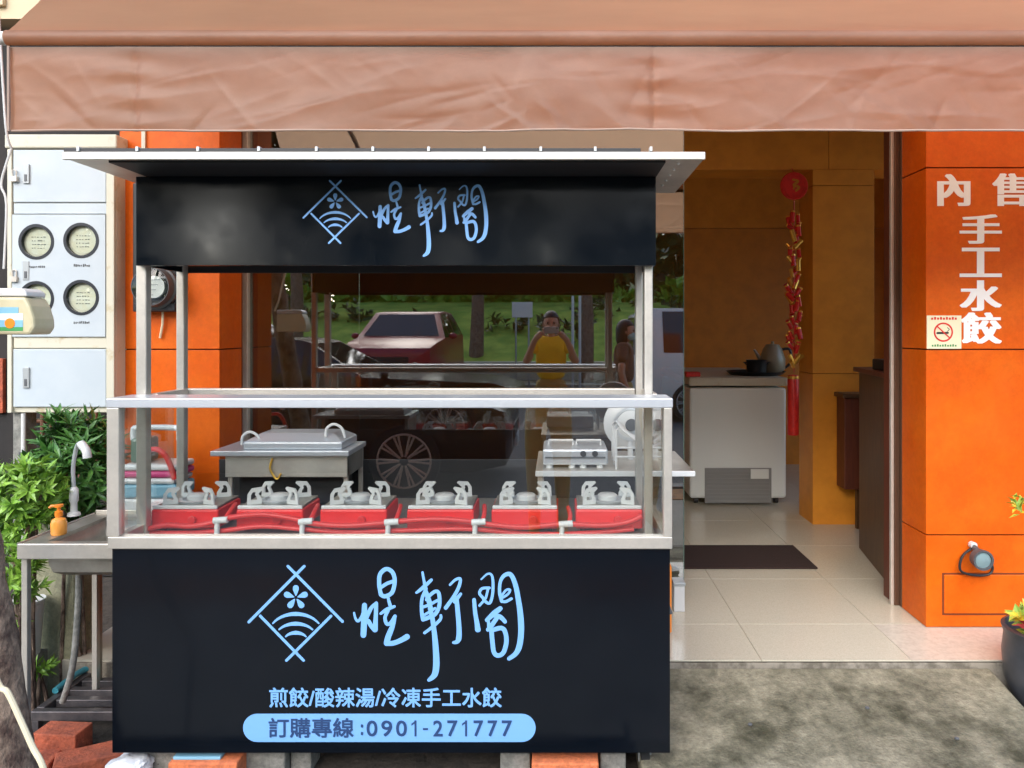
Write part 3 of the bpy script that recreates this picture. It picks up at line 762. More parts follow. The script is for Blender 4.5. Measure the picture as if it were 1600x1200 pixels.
for z in (.05, .085): MB().cyl((x0, 2.895, tz + z), (x1, 2.895, tz + z), .004, 8).build('wire', m_wht, dr)
for x in (x0, x1): MB().cyl((x, 2.90, tz + .012), (x, 3.1, tz + .012), .004, 8).build('wire', m_wht, dr)
pt = thing('pot_lid', 'round white pot lid with a dark knob leaning in the dish rack', 'pot lid', (W(985, 3.12), 3.12, tz))
MB().lathe((W(985, 3.12), 3.14, H(662, 3.12)), [(.108, .01), (.112, 0), (.10, -.012), (.055, -.03), (.0, -.036)], 32, 'y').build('disc', m_wht, pt, smooth=True)
MB().lathe((W(985, 3.12), 3.14, H(662, 3.12)), [(.07, -.0265), (.072, -.031), (.06, -.033), (.058, -.0300)], 32, 'y', True).build('ridge', m_steel_b, pt, smooth=True)
MB().lathe((W(985, 3.12), 3.103, H(662, 3.12)), [(.012, 0), (.014, -.02), (.026, -.028), (.022, -.036), (0, -.038)], 20, 'y').build('knob', m_dgrey, pt, smooth=True)
MB().cyl((W(985, 3.12), 3.125, tz), (W(985, 3.12), 3.125, tz + .09), .012, 10).build('stand', m_whtp, pt)

# ================================================================== LEFT SIDE
# meter cabinet
KD = 3.22
def KX(p): return W(p, KD)
def KZ(p): return H(p, KD)
mc = thing('meter_cabinet', 'white metal cabinet with four round meter windows, left of the orange pillar', 'meter cabinet', (KX(95), KD, KZ(645)))
MB().box(KX(12), KX(179), KD + .012, KD + .10, KZ(645), KZ(232)).build('case', m_cabrim, mc, .003)
bx('top_cap', m_cabrim, mc, KX(8), KX(183), KD - .005, KD + .11, KZ(232) + .001, KZ(210), .006)
bx('side_flange', m_cabrim, mc, KX(166.5), KX(179), KD - .004, KD + .0115, KZ(645), KZ(233), .003)
bx('side_flange', m_cabrim, mc, KX(12), KX(19), KD - .004, KD + .0115, KZ(645), KZ(233), .003)
def door(ya, yb, mt=m_cab): return bx('door', mt, mc, KX(20.5), KX(165.5), KD, KD + .0115, KZ(yb), KZ(ya), .003)
d1 = door(234, 316)
bx('cross_band', m_cab, mc, KX(20.5), KX(165.5), KD + .003, KD + .0115, KZ(334), KZ(317.5), .002)
bx('cross_band', m_cabrim, mc, KX(20.5), KX(165.5), KD + .003, KD + .0115, KZ(544), KZ(527), .002)
d3 = door(545.5, 636)
MT = [(58, 378), (128, 376), (58, 467), (128, 465)]
# meter door: plate with four round openings
zc_, rw = None, 27.0 * KD / F
mb = MB()
xa, xb, za, zb_ = KX(20.5), KX(165.5), KZ(526), KZ(335.5)
xm, zm = KX(93), KZ(422)
def holed(mb, a, b, c, d, cx, cz, r, y):
    N = 32; rim = [(cx + r * math.cos(2 * math.pi * i / N), cz + r * math.sin(2 * math.pi * i / N)) for i in range(N)]
    out = []
    for i in range(N):
        t = 2 * math.pi * i / N; ux, uz = math.cos(t), math.sin(t)
        k = min(((b - cx) / ux if ux > 1e-6 else 1e9), ((a - cx) / ux if ux < -1e-6 else 1e9), ((d - cz) / uz if uz > 1e-6 else 1e9), ((c - cz) / uz if uz < -1e-6 else 1e9))
        out.append((cx + ux * k, cz + uz * k))
    vs = [(x, y, z) for x, z in rim] + [(x, y, z) for x, z in out]
    fs = [(i, (i + 1) % N, N + (i + 1) % N, N + i) for i in range(N)]
    # corners
    cor = [(b, d), (a, d), (a, c), (b, c)]
    mb.add(vs, fs)
    for cxr, czr in cor:
        best = sorted(range(N), key=lambda i: (out[i][0] - cxr) ** 2 + (out[i][1] - czr) ** 2)
        # the two outline points on either side of the corner
        e1 = [i for i in best if abs(out[i][0] - cxr) < 1e-6]; e2 = [i for i in best if abs(out[i][1] - czr) < 1e-6]
        if e1 and e2 and e1[0] != e2[0]:
            mb.add([(cxr, y, czr), (out[e1[0]][0], y, out[e1[0]][1]), (out[e2[0]][0], y, out[e2[0]][1])], [(0, 1, 2)])
for (px, py) in MT:
    a, b = (xa, xm) if px < 93 else (xm, xb)
    c, d = (zm, zb_) if py < 422 else (za, zm)
    holed(mb, a, b, c, d, KX(px), KZ(py), rw * .93, KD)
md = mb.build('door', m_cab, mc)
sm = md.modifiers.new('solid', 'SOLIDIFY'); sm.thickness = .010; sm.offset = 0
rnd = random.Random(3)
for (px, py) in MT:
    x, z = KX(px), KZ(py)
    ring = MB().lathe((x, KD, z), [(rw * .86, .011), (rw * .86, -.007), (rw * 1.03, -.007), (rw * 1.03, -.005)], 36, 'y', True).build('meter_window', m_rim, mc, smooth=True)
    MB().lathe((x, KD, z), [(rw * .92, .0118), (rw * .92, .002)], 32, 'y').build('window_sleeve', m_dgrey, ring, smooth=True) if False else None
    MB().lathe((x, KD + .0105, z), [(rw * .74, .001), (rw * .74, 0), (0, -.0002)], 32, 'y').build('meter_dial', m_dial, ring)
    mk = MB()
    for r_ in range(4):
        zz = z + (.022 - r_ * .016)
        for q in range(5):
            xx = x - .03 + q * .0125 + rnd.uniform(-.002, .002)
            mk.box(xx, xx + rnd.uniform(.004, .010), KD + .0088, KD + .0096, zz - rnd.uniform(.001, .002), zz + rnd.uniform(.0005, .0025))
    mk.build('dial_marks', m_dgrey, ring)
    MB().lathe((x, KD - .003, z), [(rw * .86, 0), (0, -.0003)], 32, 'y').build('window_glass', m_gl_lid, ring)
    sc = MB()
    if not (px < 93 and py > 422):
        for q in range(9):
            xx = x - .032 + q * .008; sc.box(xx, xx + rnd.uniform(.003, .006), KD - .0065, KD - .0052, z - .112 + rnd.uniform(-.003, .001), z - .105 + rnd.uniform(-.002, .003))
        sc.build('handwritten_marks', m_dgrey, mc)
for ya, yb in ((257, 287), (408, 438), (574, 606)):
    lt = bx('latch', m_grey, mc, KX(37), KX(47), KD - .008, KD - .0002, KZ(yb), KZ(ya), .002)
    bx('key_slot', m_dgrey, lt, KX(40), KX(44), KD - .010, KD - .008, KZ(yb - 3), KZ(yb - 14), .001)
for py in (278, 434):
    MB().tube([(KX(25) - .008, KD - .01, KZ(py) + .004), (KX(25) - .008, KD - .01, KZ(py) + .03), (KX(25) + .008, KD - .01, KZ(py) + .03), (KX(25) + .008, KD - .01, KZ(py) + .004)], .003, 6, smooth_n=3).box(KX(25) - .014, KX(25) + .014, KD - .018, KD - .002, KZ(py) - .018, KZ(py) + .004).build('padlock', m_alu, mc)
po = thing('concrete_post', 'square grey concrete post carrying the meter cabinet at the left edge', 'post', (W(28, 3.25), 3.27, 0))
bx('shaft', m_block, po, W(20, 3.25), W(35, 3.25), 3.25, 3.34, 0, H(645, 3.22) - .001, .004)
dp = thing('white_pipe', 'thin white pipe running down beside the concrete post', 'pipe', (W(38, 3.24), 3.26, 0))
MB().cyl((W(38, 3.24), 3.235, 0), (W(38, 3.24), 3.235, H(646, 3.235)), .009, 12).build('tube', m_whtp, dp, smooth=True)
for z in (.5, .95): MB().box(W(38, 3.24) - .014, W(38, 3.24) + .014, 3.225, 3.249, z, z + .015).build('clip', m_dgrey, dp)

# electric meter on pillar
ED = 3.24
em = thing('electric_meter', 'black electric meter with a round white dial on the orange pillar', 'electric meter', (W(255, ED), ED, H(487, ED)))
bx('backplate', m_blackp, em, W(207, 3.25), W(276, 3.25), 3.25, 3.2985, H(487, ED), H(285, ED), .005)
ex, ez, er = W(236, 3.2), H(448, 3.2), .088
MB().lathe((ex, 3.25, ez), [(er * .9, -.0018), (er * .9, -.010), (0, -.0105)], 32, 'y').build('face', m_rim, em)
MB().lathe((ex, 3.25, ez), [(er * 1.1, -.001), (er * 1.1, -.02), (er, -.024), (er * .93, -.06), (er * .9, -.06), (er * .9, -.002)], 36, 'y', True).build('bezel', m_dgrey, em, smooth=True)
dl = MB().lathe((ex, 3.25, ez), [(er * .55, -.002), (er * .55, -.032), (0, -.0325)], 36, 'y').build('dial', m_wht, em)
mk = MB()
for r_ in range(4): mk.box(ex - .03, ex + .03 - .010 * r_, 3.2155, 3.217, ez + .03 - r_ * .022, ez + .034 - r_ * .022)
mk.build('dial_marks', m_grey, em)
MB().lathe((ex, 3.25, ez), [(er * .92, -.058), (er * .5, -.072), (0, -.075)], 32, 'y').build('glass_dome', m_gl_lid, em, smooth=True)
bx('terminal_cover', m_rim, em, W(210, 3.24), W(274, 3.24), 3.235, 3.2495, H(486, ED), H(474, ED), .003)
MB().tube([(W(255, 3.29), 3.285, H(487, 3.29)), (W(255, 3.29), 3.285, H(505, 3.29)), (W(250, 3.29), 3.29, H(528, 3.29))], .005, 6, smooth_n=4).build('seal_wire', m_cable, em)
cd = thing('cable_duct', 'narrow pale cable strip at the top of the orange pillar', 'cable duct', (W(224, 3.29), 3.29, 2.2))
bx('strip', m_cabrim, cd, W(221, 3.29), W(227, 3.29), 3.288, 3.2985, H(300, 3.29), 2.6, .001)

# sink -------------------------------------------------------------------
KS, KB = 2.45, 2.86
sxl, sxr, szz = W(28, KS), cx0 - .022, H(851, KS)
sk = thing('hand_sink', 'stainless hand sink bolted to the left side of the cart', 'sink', ((sxl + sxr) / 2, 2.65, 0))
ix0, ix1, iy0, iy1 = sxl + .07, sxr - .02, KS + .04, KB - .05
mb = MB()
mb.box(sxl, ix0, KS + .004, KB, szz - .012, szz).box(ix1, sxr, KS + .004, KB, szz - .012, szz).box(ix0, ix1, KS + .004, iy0, szz - .012, szz).box(ix0, ix1, iy1, KB, szz - .012, szz)
mb.build('deck', m_steel_d, sk)
bx('front_lip', m_steel, sk, sxl, sxr, KS - .004, KS + .0035, szz - .048, szz + .004, .004)
bx('side_lip', m_steel, sk, sxl - .004, sxl - .0005, KS, KB, szz - .048, szz + .006, .002)
bx('back_lip', m_steel, sk, sxl, sxr, KB + .001, KB + .008, szz - .04, szz + .014, .002)
bz = H(903, 2.5)
def basin(o_, z0, z1, y_): return [(ix0 - o_, iy0 - o_, z1), (ix1 + o_, iy0 - o_, z1), (ix1 + o_, iy1 + o_, z1), (ix0 - o_, iy1 + o_, z1)]
b_ = MB()
lv = [(0, szz - .013), (-.004, bz + .05), (-.012, bz + .02), (-.035, bz + .004), (-.06, bz)]
k = []
for o_, z in lv: k += [(ix0 - o_, iy0 - o_, z), (ix1 + o_, iy0 - o_, z), (ix1 + o_, iy1 + o_, z), (ix0 - o_, iy1 + o_, z)]
fs = [(i * 4 + j, i * 4 + (j + 1) % 4, i * 4 + 4 + (j + 1) % 4, i * 4 + 4 + j) for i in range(4) for j in range(4)] + [(16, 17, 18, 19)]
bo = b_.add(k, fs).build('basin', m_steel_d, sk, smooth=True)
s3 = bo.modifiers.new('solid', 'SOLIDIFY'); s3.thickness = .003; s3.offset = 0
for x, y in ((sxl + .012, KS + .012), (sxl + .012, KB - .025)):
    bx('leg', m_steel, sk, x - .010, x + .010, y, y + .02, 0 if y < 2.6 else .1178, szz - .013, .002)
MB().tube([(W(118, 2.62), 2.64, bz - .002), (W(116, 2.62), 2.64, .5), (W(108, 2.62), 2.64, .3), (W(92, 2.64), 2.66, .16)], .011, 10, smooth_n=5).build('drain_hose', m_block, sk, smooth=True)
fx, fy = W(122, KB), KB - .025
fc = MB().lathe((fx, fy, szz), [(.024, 0), (.022, .01), (.012, .016), (.012, .05), (.016, .055), (.016, .1), (.009, .11)], 16).build('faucet', m_whtp, sk, smooth=True)
MB().tube([(fx, fy, szz + .1), (fx + .004, fy - .01, szz + .19), (fx + .03, fy - .03, szz + .265), (fx + .062, fy - .06, szz + .285), (fx + .085, fy - .075, szz + .262)], .0075, 10, smooth_n=6).build('spout', m_steel_b, fc, smooth=True)
MB().tube([(fx + .068, fy - .063, szz + .285), (fx + .098, fy - .08, szz + .262), (fx + .104, fy - .082, szz + .235)], .015, 10, smooth_n=4).build('spout_head', m_whtp, fc, smooth=True)
# soap bottle
bxp, byp = W(92, 2.57), 2.57
sp = thing('soap_bottle', 'orange pump soap bottle on the sink rim', 'soap bottle', (bxp, byp, szz + .0008))
zz = szz + .0008
q_ = .74
MB().lathe((bxp, byp, zz), [(a_ * q_, b_ * q_) for a_, b_ in ((.030, 0), (.033, .006), (.034, .055), (.028, .072), (.014, .08), (.013, .086))], 20).build('bottle', m_orange2, sp, smooth=True)
pu = MB().lathe((bxp, byp, zz + .0642), [(a_ * q_, b_ * q_) for a_, b_ in ((.017, 0), (.017, .022), (.008, .026), (.008, .04), (.019, .043), (.019, .053), (0, .056))], 16).build('pump', m_orangep, sp, smooth=True)
MB().tube([(bxp + .007, byp, zz + .1), (bxp - .022, byp - .007, zz + .1), (bxp - .027, byp - .009, zz + .094)], .0045, 8).build('nozzle', m_orangep, pu, smooth=True)

# low mossy wall, stool and package stack behind the cart
lw = thing('low_wall', 'stubby greenish concrete wall under the sink', 'wall', (W(80, 3.0), 3.05, 0))
MB().box(W(45, 3.0), W(117, 3.0), 3.0, 3.14, 0, .72).build('block', m_postc, lw, .008)
wb = thing('white_bucket', 'white ribbed plastic bucket beside the low concrete wall', 'bucket', (W(42, 2.9), 2.92, .1))
MB().lathe((W(38, 2.9), 2.92, H(1025, 2.9)), [(.04, 0), (.055, .2), (.06, .205), (.06, .215), (.052, .212)], 20).build('tub', m_whtp, wb, smooth=True)
MB().tube([(W(38, 2.9) - .058, 2.92, H(1025, 2.9) + .2), (W(38, 2.9), 2.86, H(1025, 2.9) + .23), (W(38, 2.9) + .058, 2.92, H(1025, 2.9) + .2)], .003, 6, smooth_n=4).build('handle', m_whtp, wb)
MB().box(W(38, 2.9) - .045, W(38, 2.9) + .045, 2.87, 2.97, 0, H(1025, 2.9)).build('block', m_block, tag(thing('grey_brick', 'grey brick under the white bucket by the tree', 'brick', (W(38, 2.9), 2.92, 0))), .004)
sto = thing('metal_stool', 'plain steel stool under the printed packs behind the cart', 'stool', (-1.66, 3.02, 0))
bx('seat', m_steel_d, sto, -1.83, -1.50, 2.90, 3.18, .655, .68, .004)
for x in (-1.81, -1.53):
    for y in (2.92, 3.15): bx('leg', m_steel_d, sto, x - .01, x + .01, y - .01, y + .01, 0, .654, .002)
ps = thing('cup_sleeve_stack', 'stack of pale printed plastic packs with pink and blue bands behind the left glass', 'plastic packs', (-1.66, 3.0, .68))
px0, px1 = W(186, 2.98), W(276, 2.98)
for (ya, yb, mt) in ((832, 804, m_whtp), (803, 780, m_bag), (779, 758, m_blue), (757, 748, m_bag), (747, 737, m_pink), (736, 726, m_bag)):
    za, zb2 = H(ya, 2.98), H(yb, 2.98)
    bx('pack', mt, ps, px0 + rnd.uniform(0, .012), px1 - rnd.uniform(0, .012), 2.98, 3.14, max(za, .681), zb2, .010)
jh = thing('water_jug', 'grey handled water jug with a red hose on top of the plastic packs', 'water jug', (-1.66, 3.04, H(726, 2.98)))
jz = H(726, 2.98) + .002
MB().box(px0 + .03, px0 + .10, 3.0, 3.1, jz, jz + .10).build('body', m_gl_edge, jh, .012)
MB().tube([(px0 + .03, 3.03, jz + .09), (px0 + .03, 3.03, jz + .13), (px0 + .05, 3.03, jz + .14), (px1 - .03, 3.03, jz + .14), (px1 - .015, 3.03, jz + .12), (px1 - .015, 3.03, jz + .09)], .012, 10, smooth_n=3).build('handle', m_bag, jh, smooth=True)
MB().tube([(px0 + .09, 3.0, jz + .05), (px1 - .07, 2.97, jz + .06), (px1 - .03, 2.97, jz + .02), (px1 - .005, 2.975, jz - .06)], .011, 10, smooth_n=5).build('hose', m_hose, jh, smooth=True)

# floor grate, teal hose, bricks ------------------------------------------
gt = thing('floor_grate', 'dark iron slatted grate lying beside the left foot of the cart', 'grate', (-1.6, 2.85, 0))
gz2 = .12; gx, gx2 = W(47, 2.67), -1.30
bx('frame', m_grate, gt, gx, gx2, 2.67, 2.70, gz2 - .035, gz2, .003)
bx('frame', m_grate, gt, gx, gx2, 3.13, 3.16, gz2 - .035, gz2, .003)
bx('frame', m_grate, gt, gx, gx + .03, 2.701, 3.129, gz2 - .035, gz2, .003)
bx('frame', m_grate, gt, gx2 - .03, gx2, 2.701, 3.129, gz2 - .035, gz2, .003)
for i in range(5):
    y = 2.76 + i * .075; bx('slat', m_grate, gt, gx + .031, gx2 - .031, y, y + .03, gz2 - .03, gz2 - .003, .002)
for x in (gx + .015, gx2 - .015):
    for y in (2.685, 3.145): bx('foot', m_grate, gt, x - .012, x + .012, y - .012, y + .012, 0, gz2 - .036, .001)
th = tag(MB().tube([(W(100, 2.85), 2.80, gz2 + .012), (W(112, 2.9), 2.88, gz2 + .014), (W(135, 2.98), 2.97, gz2 + .014), (W(165, 3.02), 3.0, gz2 + .016), (W(200, 3.0), 2.99, gz2 + .016), (W(230, 2.9), 2.85, gz2 + .013)], .012, 10, smooth_n=6).build('garden_hose', m_teal, None, smooth=True),
         'teal garden hose lying across the iron grate', 'hose')
def brick(name, label, mat, x, y, z, dx, dy, dz, rot, group=None):
    bm = MB(); bm.box(-dx / 2, dx / 2, -dy / 2, dy / 2, 0, dz)
    o = bm.build(name, mat, None, .005); o.location = (x, y, z); o.rotation_euler = (0, 0, R(rot))
    return tag(o, label, 'brick', group)
G = 'loose bricks around the foot of the cart'
brick('red_brick', 'red brick standing in front of the iron grate beside the tree', m_brick, W(92, 2.58), 2.60, .0, .16, .09, .10, -4, G)
brick('red_brick', 'red brick lying flat next to the plastic bag under the cart corner', m_brick, W(150, 2.55), 2.53, .0, .22, .11, .055, 28, G)
brick('red_brick', 'red brick half buried at the foot of the tree trunk', m_brick, W(20, 2.45), 2.50, -.02, .2, .1, .07, 10, G)
brick('orange_brick', 'orange brick under the cart, left one with a blue strip on it', m_brick2, W(317, 2.40), 2.45, -.01, .224, .11, .105, 0, G)
brick('orange_brick', 'orange brick under the cart, right one near the caster', m_brick2, W(883, 2.40), 2.45, -.012, .218, .11, .105, 0, G)
brick('grey_block', 'grey concrete block between the plastic bag and the orange brick', m_block, W(240, 2.46), 2.53, -.01, .13, .11, .1, 3, G)
brick('grey_block', 'grey concrete block just right of the blue topped orange brick', m_block, W(408, 2.46), 2.52, -.01, .15, .1, .1, 0, G)
brick('grey_block', 'narrow grey block under the cart, third piece from the left', m_block, W(462, 2.46), 2.56, -.01, .07, .1, .102, 0, G)
brick('grey_block', 'grey block touching the left side of the right orange brick', m_block, W(805, 2.46), 2.51, -.01, .1, .1, .098, 0, G)
brick('grey_block', 'grey block touching the right side of the right orange brick', m_block, W(958, 2.46), 2.51, -.01, .085, .1, .098, 0, G)
tag(MB().box(W(272, 2.42), W(346, 2.42), 2.412, 2.46, .0955, .106).build('blue_strip', m_blue, None, .002, loc=(W(310, 2.42), 2.43, .0955)), 'blue plastic strip wedged on top of the left orange brick', 'strip')
# crumpled plastic bag
b = bmesh.new(); bmesh.ops.create_icosphere(b, subdivisions=4, radius=.07)
for v in b.verts:
    p = v.co.copy(); q = noise.noise(p * 22) * .018 + abs(noise.noise(p * 45 + Vector((3, 1, 2)))) * .014
    v.co = p + p.normalized() * q; v.co.z *= .55; v.co.x *= 1.0
me = bpy.data.meshes.new('plastic_bag'); b.to_mesh(me); b.free(); me.materials.append(m_bag)
pb = link(bpy.data.objects.new('plastic_bag', me)); pb.location = (W(205, 2.44), 2.44, .055)
tag(pb, 'crumpled white plastic bag under the left corner of the cart', 'plastic bag')

# tree trunk, cable, jug -----------------------------------------------
tt = thing('tree', 'rough dark tree trunk at the left edge of the picture', 'tree', (W(-10, 2.2), 2.2, 0))
pts_ = [(W(12, 2.2), 2.2, -.05), (W(6, 2.2), 2.2, .15), (W(-5, 2.2), 2.2, .45), (W(-34, 2.2), 2.2, .8), (W(-80, 2.2), 2.22, 1.3), (W(-130, 2.2), 2.25, 2.0), (W(-190, 2.2), 2.3, 3.2)]
mb = MB().tube(pts_, [.115, .085, .068, .064, .06, .055, .04], 20, smooth_n=8)
for v in mb.v:
    v += Vector((noise.noise(v * 14), noise.noise(v * 14 + Vector((5, 5, 5))), 0)) * .008 + Vector((noise.noise(v * Vector((40, 40, 25)).x), 0, 0)) * .003
mb.build('trunk', m_bark, tt, smooth=True)
leaves(500, (W(-120, 2.2), 2.1, 4.2), (1.1, 1.0, .8), 9, .09, .035, 11).build('crown', m_leafd, tt, kind='stuff')
tag(MB().tube([(W(-60, 2.0), 2.0, .86), (W(-8, 2.0), 2.0, H(1055, 2.0)), (W(12, 2.0), 2.0, H(1082, 2.0)), (W(30, 2.0), 2.0, H(1120, 2.0)), (W(50, 2.0), 2.0, H(1165, 2.0)), (W(72, 2.0), 2.0, H(1215, 2.0)), (W(95, 2.05), 2.05, .012)], .0075, 8, smooth_n=6).build('beige_cable', m_cable, None, smooth=True),
    'thick beige cable drooping across the tree trunk', 'cable')
jd = 2.3
jg = thing('plastic_jug', 'cream plastic jug with a picture label at the left edge', 'jug', (W(10, jd), jd, H(525, jd)))
prof = [(W(-45, jd), H(523, jd)), (W(46, jd), H(523, jd)), (W(53, jd), H(512, jd)), (W(52, jd), H(498, jd)), (W(46, jd), H(478, jd)), (W(38, jd), H(464, jd)), (W(-45, jd), H(464, jd))]
MB().prism(prof, 'y', jd, jd + .10).build('body', m_cream, jg, .008)
MB().prism([(W(-45, jd), H(463, jd)), (W(40, jd), H(463, jd)), (W(38, jd), H(455, jd)), (W(30, jd), H(450, jd)), (W(-45, jd), H(450, jd))], 'y', jd + .005, jd + .095).build('cap', m_whtp, jg, .005)
lbz = [(480, 490, m_blue), (490, 500, m_white_l), (500, 511, m_blue), (511, 517, m_green)]
for q, (ya, yb, mt) in enumerate(lbz):
    bx('label_band', mt, jg, W(-40, jd), W(36 - (q == 0) * 7, jd), jd - .0012, jd - .0002, H(yb, jd), H(ya, jd), 0)
MB().cyl((W(16, jd), jd - .0025, H(505, jd)), (W(16, jd), jd - .0014, H(505, jd)), .016, 16).build('label_print', m_orangep, jg)
MB().tube([(W(-60, jd), jd + .05, H(455, jd)), (W(-45, jd), jd + .05, 1.70), (W(-50, 2.28), 2.25, 1.9)], .006, 6).build('strap', m_cable, jg)
for nm, pp, lb in (('white_wire', [(W(-6, 2.9), 2.9, 2.9), (W(4, 2.9), 2.9, H(120, 2.9)), (W(10, 2.9), 2.9, H(205, 2.9)), (W(12, 2.9), 2.92, H(230, 2.9))], 'thin white wire hanging down the left end of the awning'),
                   ('white_wire', [(W(18, 3.1), 3.1, H(232, 3.1)), (W(8, 3.1), 3.1, H(262, 3.1)), (W(2, 3.1), 3.1, H(290, 3.1)), (W(10, 3.1), 3.1, H(320, 3.1)), (W(6, 3.1), 3.1, H(420, 3.1))], 'loose white wire looping beside the top of the meter cabinet')):
    tag(MB().tube(pp, .0045, 6, smooth_n=5).build(nm, m_whtp, None, smooth=True), lb, 'wire')

# shrubs -----------------------------------------------------------------
def shrub(name, label, c, rad, n, per, ln, wd, mat, seed, stems=7):
    t = thing(name, label, 'shrub', (c[0], c[1], 0))
    leaves(n, c, rad, per, ln, wd, seed).build('foliage', mat, t, kind='stuff')
    rn = random.Random(seed)
    for k in range(stems):
        a = (c[0] + rn.uniform(-.05, .05), c[1] + rn.uniform(-.04, .04), 0)
        e = (c[0] + rn.uniform(-.8, .8) * rad[0], c[1] + rn.uniform(-.6, .6) * rad[1], c[2] + rn.uniform(-.3, .6) * rad[2])
        mid = ((a[0] * .6 + e[0] * .4), (a[1] * .6 + e[1] * .4), e[2] * .5)
        MB().tube([a, mid, e], [.009, .007, .004], 6, smooth_n=4).build('stem', m_bark, t, smooth=True)
    return t
shrub('leafy_shrub', 'dark green leafy shrub under the meter cabinet behind the sink', (W(112, 3.0), 3.02, H(735, 3.0)), (.17, .15, .23), 150, 15, .075, .017, m_leaf, 21)
shrub('leafy_shrub', 'bright green shrub at the left edge beside the sink', (W(22, 2.75), 2.78, H(775, 2.75)), (.15, .13, .15), 85, 14, .06, .018, m_leaf2, 22)
shrub('leafy_shrub', 'low sparse shrub between the tree trunk and the sink leg', (W(18, 2.7), 2.72, H(900, 2.7)), (.09, .09, .2), 45, 10, .055, .017, m_leaf2, 23, 4)
shrub('weed_tuft', 'small green weed at the foot of the low concrete wall', (W(52, 2.85), 2.88, H(1050, 2.85)), (.05, .05, .05), 12, 8, .04, .014, m_leaf2, 24, 2)

# neighbour behind the left gap -------------------------------------------
nb = thing('neighbouring_building', 'dark neighbouring wall with a beige upper storey in the gap at the far left', 'building', (-4, 4.6, 0))
bx('lower_wall', m_neigh, nb, -8, -1.96, 4.5, 4.7, 0, 3.3, 0)
bx('upper_wall', m_neighu, nb, -8, -1.96, 4.4, 4.7, 3.35, 6.5, 0)
bx('side_wall', m_neigh, nb, -2.08, -1.955, 3.76, 4.49, 0, 3.25, 0)
for zq in (.75, .95, 1.15):
    MB().cyl((W(42, 4.45), 4.45, zq), (W(180, 4.45), 4.45, zq), .014, 8).build('window_bar', m_rust, nb)
for pxx in (52, 66, 80, 100, 125, 150):
    MB().cyl((W(pxx, 4.43), 4.43, .6), (W(pxx, 4.43), 4.43, 1.25), .011, 8).build('window_bar', m_rust, nb)
bx('brick_patch', m_brick, nb, -3.6, W(8, 4.49), 4.47, 4.499, H(645, 4.49), H(560, 4.49), .004)
bx('window_frame', m_neighu, nb, -3.75, W(10, 4.4), 4.37, 4.399, 3.42, 3.5, .004)

# ================================================================== RIGHT FRONT
# no-smoking notice
ns = thing('no_smoking_sign', 'small cream no smoking notice at the corner of the lettered pillar', 'sign', (W(1475, 3.3), 3.298, H(546, 3.3)))
pa = bx('plate', M('cream_paper', (.80, .76, .52), .6), ns, W(1448, 3.296), W(1502, 3.296), 3.2945, 3.2975, H(545, 3.296), H(493, 3.296), .0005)
nx_, nz_ = W(1474, 3.294), H(519, 3.294)
MB().lathe((nx_, 3.2940, nz_), [(.043, 0), (.043, -.0006), (.036, -.0006), (.036, 0)], 32, 'y', True).build('prohibition_ring', m_lucky, pa)
mb = MB(); ribbon(mb, [(nx_ - .028, nz_ + .026), (nx_ + .028, nz_ - .026)], [.006], 3.2932); mb.build('slash', m_lucky, pa)
mb = MB(); ribbon(mb, [(nx_ - .027, nz_ - .004), (nx_ + .02, nz_ - .003)], [.009], 3.2936)
ribbon(mb, [(nx_ + .018, nz_ + .004), (nx_ + .026, nz_ + .012), (nx_ + .018, nz_ + .02)], [.003], 3.2936); mb.build('cigarette', m_blackp, pa)
mk = MB()
for q in range(9): mk.box(W(1455 + q * 4.6, 3.294), W(1458 + q * 4.6, 3.294), 3.2936, 3.2942, H(499.5, 3.294), H(496.3 - (q % 2), 3.294))
mk.build('notice_lettering', m_lucky, pa)
mk = MB()
for q in range(10): mk.box(W(1456 + q * 4, 3.294), W(1458.5 + q * 4, 3.294), 3.2936, 3.2942, H(541.5, 3.294), H(538.8 - (q % 3) * .5, 3.294))
mk.build('notice_lettering', m_green, pa)
# spotlight
sx, sy, sz = W(1537, 3.2), 3.2, H(876, 3.2)
sp = thing('spotlight', 'small dark spotlight with its cord clipped to the lettered pillar', 'spotlight', (sx, 3.25, sz))
MB().cyl((sx, 3.298, H(852, 3.28)), (sx, 3.27, H(852, 3.28)), .015, 14).build('mount', m_whtp, sp, .003)
MB().tube([(sx, 3.275, H(854, 3.28)), (sx + .004, 3.24, H(862, 3.25)), (sx, 3.235, sz + .03)], .012, 8, smooth_n=4).build('bracket', m_dgrey, sp, smooth=True)
MB().lathe((sx, 3.21, sz), [(.022, .045), (.040, .03), (.044, .0), (.044, -.012), (.036, -.012), (.034, -.004)], 24, 'y').build('housing', m_dgrey, sp, smooth=True)
MB().lathe((sx, 3.21, sz), [(.034, -.005), (.016, -.010), (0, -.011)], 24, 'y').build('lens', M('lens_glass', (.20, .29, .30), .12), sp, smooth=True)
MB().tube([(sx + .01, 3.28, H(853, 3.28)), (sx - .05, 3.275, H(868, 3.28)), (sx - .062, 3.27, H(890, 3.28)), (sx, 3.275, H(898, 3.28)), (sx + .07, 3.28, H(897, 3.28)), (sx + .085, 3.282, H(884, 3.28)), (sx + .04, 3.285, H(866, 3.28)), (sx + .005, 3.28, H(856, 3.28))], .0055, 8, smooth_n=6).build('cord', m_blackp, sp, smooth=True)
